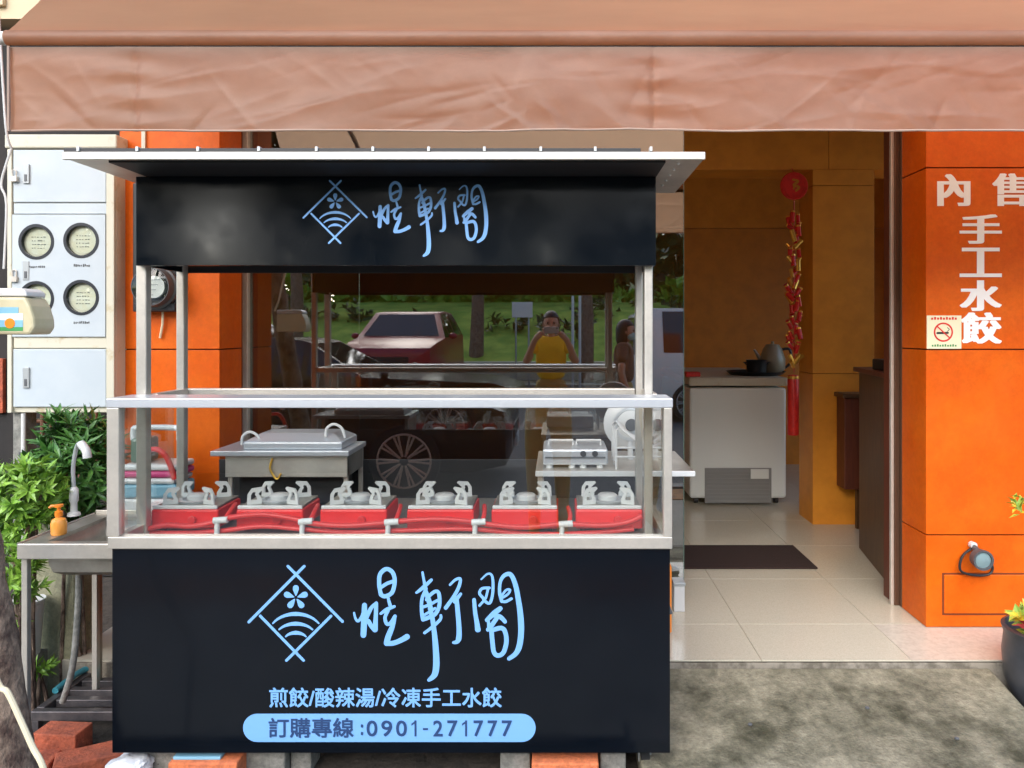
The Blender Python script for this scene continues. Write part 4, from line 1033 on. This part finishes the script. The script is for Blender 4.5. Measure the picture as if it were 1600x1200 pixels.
# planter
pcx, pcy, pcz = W(1641, 2.85), 2.86, H(1108, 2.85)
pp = thing('plant_pot', 'charcoal glazed pot of yellow leaved plants at the right edge', 'plant pot', (pcx, pcy, 0))
MB().lathe((pcx, pcy, 0), [(.09, .0), (.115, .03), (.150, .14), (.158, .24), (.150, .31), (.156, .325), (.160, .34), (.146, .345), (.138, .32), (.13, .30), (0, .30)], 40).build('pot', m_pot, pp, smooth=True)
leaves(26, (pcx - .02, pcy - .02, .37), (.13, .12, .07), 9, .065, .035, 31).build('foliage', m_coleus, pp, kind='stuff')
leaves(7, (pcx - .05, pcy - .06, .38), (.13, .1, .05), 5, .05, .025, 33).build('foliage', m_coleus2, pp, kind='stuff')
MB().tube([(pcx + .03, pcy, .3), (pcx + .02, pcy, .6), (pcx - .02, pcy, .82)], .005, 6, smooth_n=4).build('stem', m_leafd, pp)
leaves(4, (W(1600, 2.85), pcy, .81), (.05, .05, .05), 6, .05, .016, 35).build('foliage', m_coleus, pp, kind='stuff')
# pebbles on the apron
for k, (a, b_) in enumerate(((1172, 1133), (1355, 1107), (1495, 1155))):
    D = 1155 * 1.44 / (b_ - 515); D = 1155 * (1.5 - max(.008, .145 - (2.965 - D) * .18)) / (b_ - 515)
    tag(MB().ball((W(a, D), D, H(b_, D) + .003), .007, 8, 6, (1.2, 1, .8)).build('pebble', m_dgrey, None, loc=(W(a, D), D, H(b_, D))), ['dark pebble on the apron nearest the cart', 'dark pebble near the middle of the concrete apron', 'dark pebble on the apron nearest the plant pot'][k], 'pebble', 'pebbles on the apron')

# ================================================================== INTERIOR
fz = thing('chest_freezer', 'white chest freezer standing inside against the ochre wall', 'freezer', (W(1153, 5.6), 6.3, FZ))
x0, x1 = W(1078, 5.6), W(1229, 5.6)
bx('body', m_frz, fz, x0, x1, 5.6, 7.1, FZ + .05, H(606, 5.6), .02)
bx('lid', m_cabrim, fz, x0 - .008, x1 + .008, 5.59, 7.1, H(603, 5.6), H(590, 5.6), .012)
vg = bx('vent_grille', m_grille, fz, W(1101, 5.6), W(1205, 5.6), 5.590, 5.6, H(786, 5.6), H(731, 5.6), .003)
for q in range(9):
    zq = H(784, 5.6) + q * .028
    bx('louvre', m_grille, vg, W(1104, 5.6), W(1202, 5.6), 5.584, 5.5895, zq, zq + .012, .001)
bx('rating_plate', m_frz, fz, W(1173, 5.58), W(1201, 5.58), 5.575, 5.583, H(748, 5.58), H(733, 5.58), .001)
for x in (x0 + .06, x1 - .06): MB().cyl((x - .015, 5.68, FZ + .026), (x + .015, 5.68, FZ + .026), .026, 14).build('caster', m_blackp, fz)
lz_ = H(590, 5.6) + .001
tr = thing('black_tray', 'black tray on top of the chest freezer', 'tray', (1.62, 6.0, lz_))
MB().lathe((1.60, 5.95, lz_), [(.20, 0), (.23, .03), (.235, .03), (.205, .004), (0, .004)], 28).build('dish', m_blackp, tr, smooth=True)
bp = thing('black_pot', 'small black pot standing on the tray on the freezer', 'pot', (W(1180, 5.9), 5.9, lz_))
MB().lathe((W(1182, 5.9), 5.9, lz_ + .006), [(.05, 0), (.075, .02), (.08, .11), (.084, .115), (.076, .115), (.07, .03), (0, .02)], 22).build('vessel', m_blackp, bp, smooth=True)
for a in (-1, 1): MB().tube([(W(1182, 5.9) + a * .08, 5.9, lz_ + .1), (W(1182, 5.9) + a * .105, 5.9, lz_ + .105), (W(1182, 5.9) + a * .08, 5.9, lz_ + .085)], .006, 6).build('handle', m_blackp, bp)
kt = thing('glass_kettle', 'pale kettle with a dark handle beside the black pot', 'kettle', (W(1208, 6.0), 6.0, lz_))
kx = W(1207, 6.02)
MB().lathe((kx, 6.02, lz_ + .006), [(.07, 0), (.10, .04), (.10, .12), (.075, .2), (.06, .22), (.05, .235), (.012, .24), (.012, .26), (0, .262)], 24).build('vessel', m_jug, kt, smooth=True)
MB().tube([(kx + .075, 6.02, lz_ + .2), (kx + .14, 6.02, lz_ + .2), (kx + .15, 6.02, lz_ + .1), (kx + .1, 6.02, lz_ + .05)], .011, 8, smooth_n=4).build('handle', m_blackp, kt, smooth=True)
MB().tube([(kx - .09, 6.02, lz_ + .1), (kx - .13, 6.02, lz_ + .17), (kx - .15, 6.02, lz_ + .2)], [.018, .012, .009], 8, smooth_n=3).build('spout', m_jug, kt, smooth=True)
tag(MB().box(W(1072, 5.7), W(1094, 5.7), 5.68, 5.8, lz_, lz_ + .035).build('red_packet', m_lucky, None, .006, loc=(W(1083, 5.7), 5.74, lz_)), 'small red packet on the left corner of the freezer lid', 'packet')

# hanging decorations
lx, ly = W(1240, 5.0), 4.99
lm = thing('lucky_medallion', 'round red and gold paper medallion hanging from the ceiling beam', 'decoration', (lx, ly, H(312, 5.0)))
lzc = H(291, 5.0)
MB().lathe((lx, ly, lzc), [(.088, .012), (.095, 0), (.088, -.012), (.07, -.008), (0, -.008)], 32, 'y').build('disc', m_lucky, lm, smooth=True)
MB().lathe((lx, ly, lzc), [(.078, -.0095), (.078, -.014), (.071, -.014), (.071, -.0095)], 32, 'y', True).build('ring', m_lucky, lm)
mb = MB()
ribbon(mb, [(lx - .01, lzc + .04), (lx + .025, lzc + .03), (lx - .005, lzc + .005), (lx + .03, lzc - .01), (lx + .01, lzc - .035)], [.012, .018, .014], ly - .0105)
ribbon(mb, [(lx + .005, lzc + .02), (lx - .005, lzc - .02)], [.012], ly - .0110)
mb.build('gold_relief', m_gold, lm)
MB().cyl((lx, ly, lzc + .09), (lx, 5.04, 2.60), .003, 6).build('cord', m_lucky, lm)
fs_ = thing('firecracker_string', 'long string of red and gold toy firecrackers hanging inside the doorway', 'decoration', (lx, ly, H(680, 5.0)))
MB().cyl((lx, ly, H(582, 5.0)), (lx, ly, lzc - .09), .003, 6).build('cord', m_lucky, fs_)
crk = MB().cyl((0, 0, -.036), (0, 0, .036), .0145, 10)
c0 = crk.build('firecracker', m_lucky, fs_)
c0.data.transform(Matrix.Translation(BASE[fs_.name])); BASE[c0.name] = BASE[fs_.name]
band = MB().cyl((0, 0, .024), (0, 0, .034), .0155, 10).build('band', m_gold, c0); band.data.transform(Matrix.Translation(BASE[fs_.name]))
zt, zbt = H(338, 5.0), H(566, 5.0)
rn = random.Random(4); n = 0; rows = 22
gold_me = c0.data.copy(); gold_me.materials.clear(); gold_me.materials.append(m_gold)
for r_ in range(rows):
    z = zt + (zbt - zt) * r_ / (rows - 1)
    for s in (-1, 1):
        loc = Vector((lx + s * rn.uniform(.012, .034), ly + rn.uniform(-.02, .02), z + rn.uniform(-.025, .025))) - BASE[fs_.name]
        if n == 0: c = c0; bb = band
        else:
            c = c0.copy(); link(c); bb = band.copy(); link(bb); bb.parent = c
            if rn.random() < .3: c.data = gold_me
        c.location = loc; c.rotation_euler = (rn.uniform(-.5, .5), s * rn.uniform(-.25, .9), rn.uniform(-.5, .5)); n += 1
        k_ = rn.uniform(.8, 1.15); c.scale = (k_, k_, k_)
        c.parent = fs_
MB().lathe((lx, ly + .02, H(680, 5.0)), [(.034, 0), (.038, .008), (.038, .39), (.032, .405), (0, .41)], 20).build('pendant_cylinder', m_lucky, fs_, smooth=True)
MB().lathe((lx, ly + .02, H(592, 5.0)), [(.0385, 0), (.0392, .004), (.0392, .014), (.0385, .018)], 20, 'z', True).build('gold_band', m_gold, fs_, smooth=True)

# counter at right, low cabinet, device, mat
ct = thing('wooden_counter', 'tall dark brown counter inside the doorway on the right', 'counter', (2.3, 4.1, FZ))
foot = [(1.705, 3.72), (3.3, 3.72), (3.3, 4.5), (1.84, 4.5)]
MB().prism(foot, 'z', FZ, 1.245).build('body', m_wood, ct, .004)
MB().prism([(1.68, 3.71), (3.3, 3.71), (3.3, 4.53), (1.815, 4.53)], 'z', 1.246, 1.272).build('top', m_wood2, ct, .004)
cdv = thing('card_reader', 'black card reader on the corner of the wooden counter', 'card reader', (1.86, 4.2, 1.273))
bx('body', m_blackp, cdv, 1.79, 1.93, 4.05, 4.2, 1.2735, 1.335, .008)
bx('display', m_green, cdv, 1.84, 1.875, 4.048, 4.0495, 1.295, 1.318, .001)
lc = thing('low_cabinet', 'low reddish brown cabinet between the counter and the column', 'cabinet', (2.1, 4.8, FZ))
bx('body', m_wood2, lc, 1.90, 2.7, 4.88, 5.02, H(765, 4.88), H(622, 4.88), .004)
bx('top', m_wood, lc, 1.885, 2.72, 4.865, 5.03, H(622, 4.88) + .001, H(615, 4.88), .004)
for x in (2.0, 2.65): bx('leg', m_wood, lc, x, x + .03, 4.93, 4.96, FZ, H(765, 4.88) - .001, .002)
tag(bx('door_mat', m_mat, None, .35, W(1278, 4.1), 4.1, 4.53, FZ + .001, FZ + .011, .003), 'dark brown rectangular mat on the pale tiled floor', 'mat')
wx = thing('white_box', 'small white box on the floor behind the right foot of the cart', 'box', (.57, 3.5, FZ))
bx('carton', m_whtp, wx, W(1053, 3.48), W(1070, 3.48), 3.48, 3.55, FZ, H(916, 3.48), .004)
bx('lid', m_grey, wx, W(1052, 3.48), W(1071, 3.48), 3.475, 3.556, H(916, 3.48) + .001, H(910, 3.48), .003)
gc = thing('orange_canister', 'orange gas canister just behind the right edge of the cart', 'canister', (.46, 3.2, FZ))
MB().lathe((W(1043, 3.2), 3.25, .115 + FZ), [(.02, -.115), (.026, -.11), (.026, .17), (.018, .19), (.008, .2), (.008, .215)], 18).build('shell', m_orangep, gc, smooth=True)
MB().cyl((W(1043, 3.2), 3.25, .32 + FZ), (W(1043, 3.2), 3.25, .345 + FZ), .012, 10).build('valve', m_grey, gc)

# ================================================================== STREET BEHIND THE CAMERA (seen in the glass)
def car(label, paint, X, Y, rot, L, Wd, Hh, hood, nose, kind='sedan', rim=m_grey):
    """x runs from tail (0) to nose (L); built round the origin, then placed"""
    t = thing('parked_car', label, 'car', (0, 0, 0), 'cars across the street')
    hw = Wd / 2; bl = hood + .02
    if kind == 'van': st_ = [(0, .9, .35, bl, bl), (.05, .97, .25, bl, Hh - .1), (.3, 1, .22, bl, Hh), (L * .62, 1, .22, bl, Hh), (L * .80, 1, .22, bl, bl + .05), (L - .25, .97, .22, bl - .1, bl - .1), (L, .85, .3, bl - .3, bl - .3)]
    else:
        q = (.16, .26, .38, .45, .60) if kind == 'sedan' else (.08, .16, .40, .58, .74)
        st_ = [(0, .82, .4, bl - .12, bl - .12), (.12, .95, .25, bl - .02, bl - .02), (L * q[0], 1, .2, bl, bl + .02), (L * q[1], 1, .2, bl, Hh - .02), (L * q[2], 1, .2, bl, Hh), (L * q[3], 1, .2, bl - .02, Hh - .05), (L * q[4], 1, .2, bl - .04, bl - .02), (L - .35, .96, .2, bl - .1, bl - .1), (L - .05, .86, .25, bl - .2, bl - .2), (L, .7, .35, bl - .32, bl - .32)]
    mb = MB(); gl = MB(); K = []
    for x, f, z0, zb, zt in st_:
        rf = .72 if zt > zb + .1 else .96
        K.append([(x, -hw * f * .93, z0), (x, -hw * f, z0 + .18), (x, -hw * f * .97, zb), (x, -hw * f * rf, zt), (x, hw * f * rf, zt), (x, hw * f * .97, zb), (x, hw * f, z0 + .18), (x, hw * f * .93, z0)])
    for i, k in enumerate(K): mb.v += [Vector(p) for p in k]
    for i in range(len(K) - 1):
        for j in range(8):
            a = (i * 8 + j, i * 8 + (j + 1) % 8, (i + 1) * 8 + (j + 1) % 8, (i + 1) * 8 + j)
            tall = st_[i][4] > st_[i][3] + .1 or st_[i + 1][4] > st_[i + 1][3] + .1
            slope = (st_[i][4] > st_[i][3] + .1) != (st_[i + 1][4] > st_[i + 1][3] + .1)
            mb.f.append(a)
            if tall and (j in (2, 4) or (j == 3 and slope)):
                q = [mb.v[n_] for n_ in a]; c = sum(q, Vector()) / 4
                nr = (q[1] - q[0]).cross(q[3] - q[0]).normalized()
                if nr.dot(c - Vector((L / 2, 0, .6))) < 0: nr = -nr
                gl.add([c + (p - c) * .86 + nr * .008 for p in q], [(0, 1, 2, 3)])
    mb.f += [tuple(range(8)), tuple((len(K) - 1) * 8 + j for j in range(8))]
    body = mb.build('body', paint, t, .03, smooth=True)
    gl.build('window', m_carglass, t)
    for x in (L * .2, L - .95):
        for s in (-1, 1):
            ty = MB().lathe((x, s * (hw - .16), .32), [(.25, -.1 * s), (.32, -.1 * s), (.325, 0), (.32, .16 * s), (.26, .17 * s)], 32, 'y').build('tyre', m_tyre, t, smooth=True)
            rm = MB().lathe((x, s * (hw - .16), .32), [(.26, .165 * s), (.235, .175 * s), (.23, .12 * s), (0, .10 * s)], 32, 'y')
            rm.build('rim', m_dgrey, ty)
            sp_ = MB()
            for q in range(10):
                a = q * math.pi / 5
                for da in (-.09, .09): sp_.tube([(x + .04 * math.cos(a), s * (hw + .005), .32 + .04 * math.sin(a)), (x + .235 * math.cos(a + da), s * (hw + .008), .32 + .235 * math.sin(a + da))], .011, 6)
            sp_.tube([(x + .24 * math.cos(a), s * (hw + .006), .32 + .24 * math.sin(a)) for a in [2 * math.pi * i / 28 for i in range(29)]], .011, 6)
            sp_.build('spokes', rim, ty)
    for s in (-1, 1):
        MB().ball((L - .14, s * hw * .68, bl - .27), .1, 12, 8, (1.0, 1.5, .7)).build('headlight', m_lamp, t, smooth=True)
        MB().ball((L - .06, s * hw * .58, bl - .40), .06, 10, 6, (1, 1.4, .7)).build('indicator', m_amber, t, smooth=True)
        MB().box(.0, .06, s * hw * .62 - .12, s * hw * .62 + .12, bl - .3, bl - .15).build('tail_light', m_lucky, t, .01)
        MB().ball((L * .66, s * (hw + .08), bl + .02), .09, 10, 6, (.6, 1, .7)).build('mirror', paint, t, smooth=True)
    MB().box(L - .05, L + .015, -.38, .38, bl - .5, bl - .36).build('grille', m_blackp, t, .01)
    MB().box(L - .03, L + .03, -.17, .17, .34, .46).build('number_plate', m_wht, t, .005)
    t.location = (X, Y, 0); t.rotation_euler = (0, 0, R(rot))
    return t
def at_nose(X, Y, rot, L): return (X - L * math.cos(R(rot)), Y - L * math.sin(R(rot)))
x, y = at_nose(-.42, -2.7, 0, 4.9); car('black sedan with bronze spoked wheels parked along the kerb opposite the cart', m_carblk, x, y, 0, 4.9, 1.78, 1.40, .92, 0, rim=m_rimb)
x, y = at_nose(-3.15, -6.6, 90, 4.3); car('dark red hatchback facing the shop across the street', m_carred, x, y, 90, 4.3, 1.85, 1.90, 1.33, 0, 'hatch')
x, y = at_nose(-2.6, -6.0, 0, 4.6); car('white van parked across the street left of the red car', m_carwht, -7.9, -4.6, 0, 4.4, 1.8, 1.95, 1.05, 0, 'van')
car('white van parked across the street on the right', m_carwht, 1.25, -5.6, 0, 4.6, 1.8, 1.85, 1.05, 0, 'van')
struct('far_kerb', MB().box(-60, 60, -11.6, -11.0, 0, .14), m_kerb)
struct('far_pavement', MB().box(-60, 60, -13.0, -11.6, 0, .12), m_conc)
tag(MB().box(-60, 60, -13.3, -13.0, 0, .62).build('boundary_wall', m_lowwall, None, .02, loc=(0, -13.1, 0)), 'low pale wall along the far pavement below the grass bank', 'wall')
gb = [(-13.3, .55), (-14.2, .9), (-17.5, 2.1), (-20, 2.5), (-80, 2.6), (-80, 0), (-13.3, 0)]
struct('grass_bank', MB().prism(gb, 'x', -60, 60), m_grass)
def tree(x, y, h, r, label, seed):
    t = thing('street_tree', label, 'tree', (x, y, 0), 'trees on the far side of the street')
    z0 = 0 if y > -13 else 1.0
    MB().tube([(x, y, z0 - .3), (x + .05, y, z0 + h * .3), (x - .05, y, z0 + h * .6), (x, y, z0 + h)], [.22, .17, .12, .05], 10, smooth_n=4).build('trunk', m_bark, t, smooth=True)
    rn_ = random.Random(seed)
    for k in range(4):
        a = rn_.uniform(0, 6.28); zz = z0 + h * rn_.uniform(.5, .75)
        MB().tube([(x, y, zz), (x + math.cos(a) * r * .4, y + math.sin(a) * r * .4, zz + .6), (x + math.cos(a) * r * .7, y + math.sin(a) * r * .7, zz + 1.3)], [.07, .05, .02], 6, smooth_n=3).build('limb', m_bark, t, smooth=True)
    leaves(260, (x, y, z0 + h + .6), (r, r, r * .6), 10, .34, .2, seed, shell=.3).build('crown', m_leafd, t, kind='stuff')
for k, (x, y, h, r) in enumerate(((-2.3, -13.9, 5.6, 2.0), (.75, -12.2, 6.2, 1.8), (-7.5, -14, 5.2, 2.6), (6.5, -14.2, 6.0, 2.2), (13, -17, 5.5, 2.8), (-15, -17, 6, 3))):
    tree(x, y, h, r, 'leafy street tree number'.replace(' number', '') + [' behind the red hatchback', ' opposite the shop door', ' at the left bend of the road', ' right of the white van', ' far along the right of the bank', ' far along the left of the bank'][k], 50 + k)
for k, (a, D) in enumerate(((895, 17.5), (906, 17.5))):
    tag(MB().cyl((W(a, D), 7.2 - D, 0), (W(a, D), 7.2 - D, 2.3), .035, 10).build('white_pole', m_wht, None, smooth=True, loc=(W(a, D), 7.2 - D, 0)), ['slim white pole by the bank, the left of a pair', 'slim white pole by the bank, the right of a pair'][k], 'pole')
nt_ = thing('roadside_notice', 'white notice board standing on the grass bank', 'notice board', (W(815, 17.8), -10.9, 0))
bx('board', m_wht, nt_, W(800, 17.8), W(832, 17.8), -10.62, -10.60, H(496, 17.8), H(472, 17.8), .003)
for a in (806, 826): MB().cyl((W(a, 17.8), -10.64, .1), (W(a, 17.8), -10.64, H(472, 17.8)), .02, 8).build('leg', m_grey, nt_)
wd_ = MB()
for k in range(16):
    c = leaves(110, (-34 + k * 4.6 + random.uniform(-1, 1), -23 + random.uniform(-1.5, 1.5), 5.4 + random.uniform(-.6, .9)), (3.2, 2.0, 3.6 + random.uniform(-.4, .8)), 9, 1.0, .62, 200 + k, shell=.25)
    wd_.add(c.v, c.f)
tag(wd_.build('woodland', m_leafd, None, loc=(0, -23, 2.5)), 'dense belt of trees on top of the grass bank across the street', 'woodland', kind='stuff')
ug = MB()
for k in range(26):
    c = leaves(16, (random.uniform(-14, 12), random.uniform(-19, -14.2), 0), (.9, .6, .45), 8, .3, .14, 400 + k)
    zz_ = min(2.4, .85 + (-14.2 - c.v[0].y) * .36)
    ug.add([v + Vector((0, 0, zz_)) for v in c.v], c.f)
tag(ug.build('undergrowth', m_leafd, None, loc=(0, -16, 1)), 'scattered low bushes on the grass bank', 'undergrowth', kind='stuff')
hg = leaves(700, (0, -21, 2.6), (46, .8, 1.0), 9, .6, .35, 300, shell=.05)
tag(hg.build('hedge', m_leaf2, None, loc=(0, -21, 2.5)), 'light green hedge running along the top of the grass bank', 'hedge', kind='stuff')
fb = thing('far_building', 'cream building beyond the grass bank on the right', 'building', (12, -30, 0))
bx('wall', m_neighu, fb, 5, 26, -54, -46, 0, 8.5, .02)
for i in range(5):
    for j in range(3):
        f_ = bx('window', m_carglass, fb, 6.5 + i * 4, 8.7 + i * 4, -46.0, -45.97, 3.2 + j * 1.8, 4.3 + j * 1.8, .01)

# people ------------------------------------------------------------------
def skin(name, mat, parent, pts, edges, rad, root=0, sub=2):
    base = BASE[parent.name]
    me = bpy.data.meshes.new(name)
    me.from_pydata([Vector(p) - base for p in pts], edges, []); me.materials.append(mat)
    o = link(bpy.data.objects.new(name, me)); BASE[o.name] = base; o.parent = parent
    sk_ = o.modifiers.new('skin', 'SKIN'); sk_.use_smooth_shade = True
    if not me.skin_vertices: me.attributes.new('skin_vertices', 'FLOAT', 'POINT') if False else None
    bpy.context.view_layer.objects.active = o
    if not me.skin_vertices:
        bm = bmesh.new(); bm.from_mesh(me); bm.verts.layers.skin.verify(); bm.to_mesh(me); bm.free()
    for i, r_ in enumerate(rad):
        sv = me.skin_vertices[0].data[i]; sv.radius = r_ if isinstance(r_, tuple) else (r_, r_); sv.use_root = (i == root)
    ss = o.modifiers.new('sub', 'SUBSURF'); ss.levels = sub; ss.render_levels = sub
    return o
def person(label, X, Y, face, pose, shirt, hair_long=False, mask=False, s=1.0):
    """face: +1 looks along +Y, rotated by pose['rot'] degrees about the vertical through X,Y"""
    t = thing('person', label, 'person', (X, Y, 0))
    c = lambda x, y, z: (X + x * s, Y + y * s, z * s)
    aL, aR = pose['L'], pose['R']
    body = [(0, 0, .95), (0, .0, 1.12), (0, 0, 1.28), (0, 0, 1.40), (0, .01, 1.46),
            (-.09, 0, .88), (-.10, .01, .50), (-.10, -.02, .09), (.09, 0, .88), (.10, .01, .50), (.10, -.02, .09), (-.10, .10, .04), (.10, .10, .04)]
    skin('body', m_trous, t, [c(*p) for p in [(0, 0, .93), (0, 0, 1.02), (-.09, 0, .86), (-.10, .01, .50), (-.10, -.02, .10), (-.10, .12, .04), (.09, 0, .86), (.10, .01, .50), (.10, -.02, .10), (.10, .12, .04)]],
         [(0, 1), (0, 2), (2, 3), (3, 4), (4, 5), (0, 6), (6, 7), (7, 8), (8, 9)], [(.15, .11), (.15, .11), .095, .065, .045, .04, .095, .065, .045, .04])
    skin('shirt', shirt, t, [c(*p) for p in [(0, 0, .96), (0, 0, 1.12), (0, 0, 1.28), (0, 0, 1.38), (-.13, 0, 1.38), aL[0], (.13, 0, 1.38), aR[0]]],
         [(0, 1), (1, 2), (2, 3), (3, 4), (4, 5), (3, 6), (6, 7)], [(.17, .13), (.165, .12), (.18, .125), (.14, .10), .075, .062, .075, .062])
    for a in (aL, aR):
        sh = a[0]
        skin('arm', m_skin, t, [c(*p) for p in a[:4]], [(0, 1), (1, 2), (2, 3)], [.046, .04, .030, .034])
        hx, hy, hz = a[3]; dx = (Vector(a[3]) - Vector(a[2])).normalized()
        for q in range(4):
            b0 = Vector(a[3]) + Vector((0, .0, -.024 + q * .016)); sgn = -1 if hx > 0 else 1
            skin('finger', m_skin, t, [c(*b0), c(*(b0 + dx * .035 + Vector((sgn * .01, 0, 0)))), c(*(b0 + dx * .05 + Vector((sgn * .035, 0, 0))))], [(0, 1), (1, 2)], [.0095, .009, .008], sub=1)
        skin('thumb', m_skin, t, [c(*a[3]), c(hx + (-.02 if hx > 0 else .02), hy - .01, hz - .03), c(hx + (-.045 if hx > 0 else .045), hy + .015, hz - .035)], [(0, 1), (1, 2)], [.012, .011, .009], sub=1)
    hc = (0, .03, 1.555)
    hd = skin('neck', m_skin, t, [c(0, 0, 1.38), c(0, .01, 1.47)], [(0, 1)], [.06, .055])
    h = MB().ball(c(*hc), .105 * s, 24, 18, (.78, .95, 1.12))
    for v in h.v:      # face: chin narrowing, brow and eye hollows
        d = (v - Vector(c(*hc))) / s
        if d.z < 0: v.x = c(*hc)[0] + d.x * s * (1 + d.z * 2.2)
        if d.y > .05 and abs(d.z - .012) < .02 and abs(abs(d.x) - .033) < .018: v.y -= .008 * s
    ho = h.build('head', m_skin, t, smooth=True)
    MB().ball(c(0, hc[1] + .105, hc[2] - .018), .016 * s, 10, 8, (.8, 1.1, 1.5)).build('nose', m_skin, ho, smooth=True)
    MB().ball(c(0, hc[1] + .088, hc[2] - .058), .02 * s, 10, 6, (1.2, .5, .4)).build('mouth', m_lucky if False else m_brownc, ho, smooth=True)
    for a in (-1, 1):
        MB().ball(c(a * .033, hc[1] + .088, hc[2] + .012), .011 * s, 8, 6).build('eye', m_hair, ho, smooth=True)
        MB().ball(c(a * .083, hc[1], hc[2] - .005), .024 * s, 8, 6, (.4, .7, 1.2)).build('ear', m_skin, ho, smooth=True)
    hb = MB().ball(c(0, hc[1] - .012, hc[2] + .02), .112 * s, 22, 14, (.82, .98, 1.1))
    keep = Vector(c(*hc))
    for v in hb.v:
        d = (v - keep) / s
        if d.y > .02 and d.z < .055: v.y = keep.y + .01 * s; 
        if not hair_long and d.z < -.03: v.z = keep.z - .03 * s
        if hair_long and d.y < .02 and d.z < 0: v.z -= .09 * s
    hb.build('hair', m_hair, t, smooth=True)
    if mask: MB().ball(c(0, hc[1] + .045, hc[2] - .045), .075 * s, 16, 10, (.92, 1.0, .72)).build('face_mask', m_mask, t, smooth=True)
    return t
pose = dict(L=[(-.20, .04, 1.26), (-.26, .12, 1.16), (-.16, .27, 1.40), (-.085, .33, 1.475)], R=[(.20, .04, 1.26), (.26, .12, 1.16), (.16, .27, 1.40), (.085, .33, 1.475)])
ph = person('person in a yellow t-shirt holding a phone up with both hands', -.06, -.46, 1, pose, m_shirt)
pn = thing('phone', 'dark phone held up in both hands by the person in yellow', 'phone', (-.02, -.09, 1.47))
bx('body', m_grey, pn, -.13, .02, -.10, -.092, 1.462, 1.528, .003)
MB().cyl((-.0, -.092, 1.512), (-.0, -.0905, 1.512), .006, 12).build('lens', m_carglass, pn)
pose2 = dict(L=[(-.20, .0, 1.22), (-.23, -.01, 1.10), (-.22, .06, .90), (-.21, .10, .82)], R=[(.20, .0, 1.22), (.23, -.01, 1.10), (.22, .06, .90), (.21, .10, .82)])
p2 = person('person in brown with dark hair and a pale blue face mask carrying a bag', .72, -.75, 1, pose2, m_brownc, True, True, .95)
p2.rotation_euler = (0, 0, R(-80))
bg2 = thing('shopping_bag', 'white shopping bag carried by the masked person', 'bag', (.80, -.98, .72))
me2 = me.copy(); bo2 = link(bpy.data.objects.new('pouch', me2)); bo2.parent = bg2; bo2.scale = (1.6, 1.2, 2.6); BASE[bo2.name] = BASE[bg2.name]
MB().tube([(.74, -.98, .78), (.78, -.98, .84), (.82, -.98, .84), (.86, -.98, .78)], .008, 6, smooth_n=4).build('handle', m_bag, bg2)
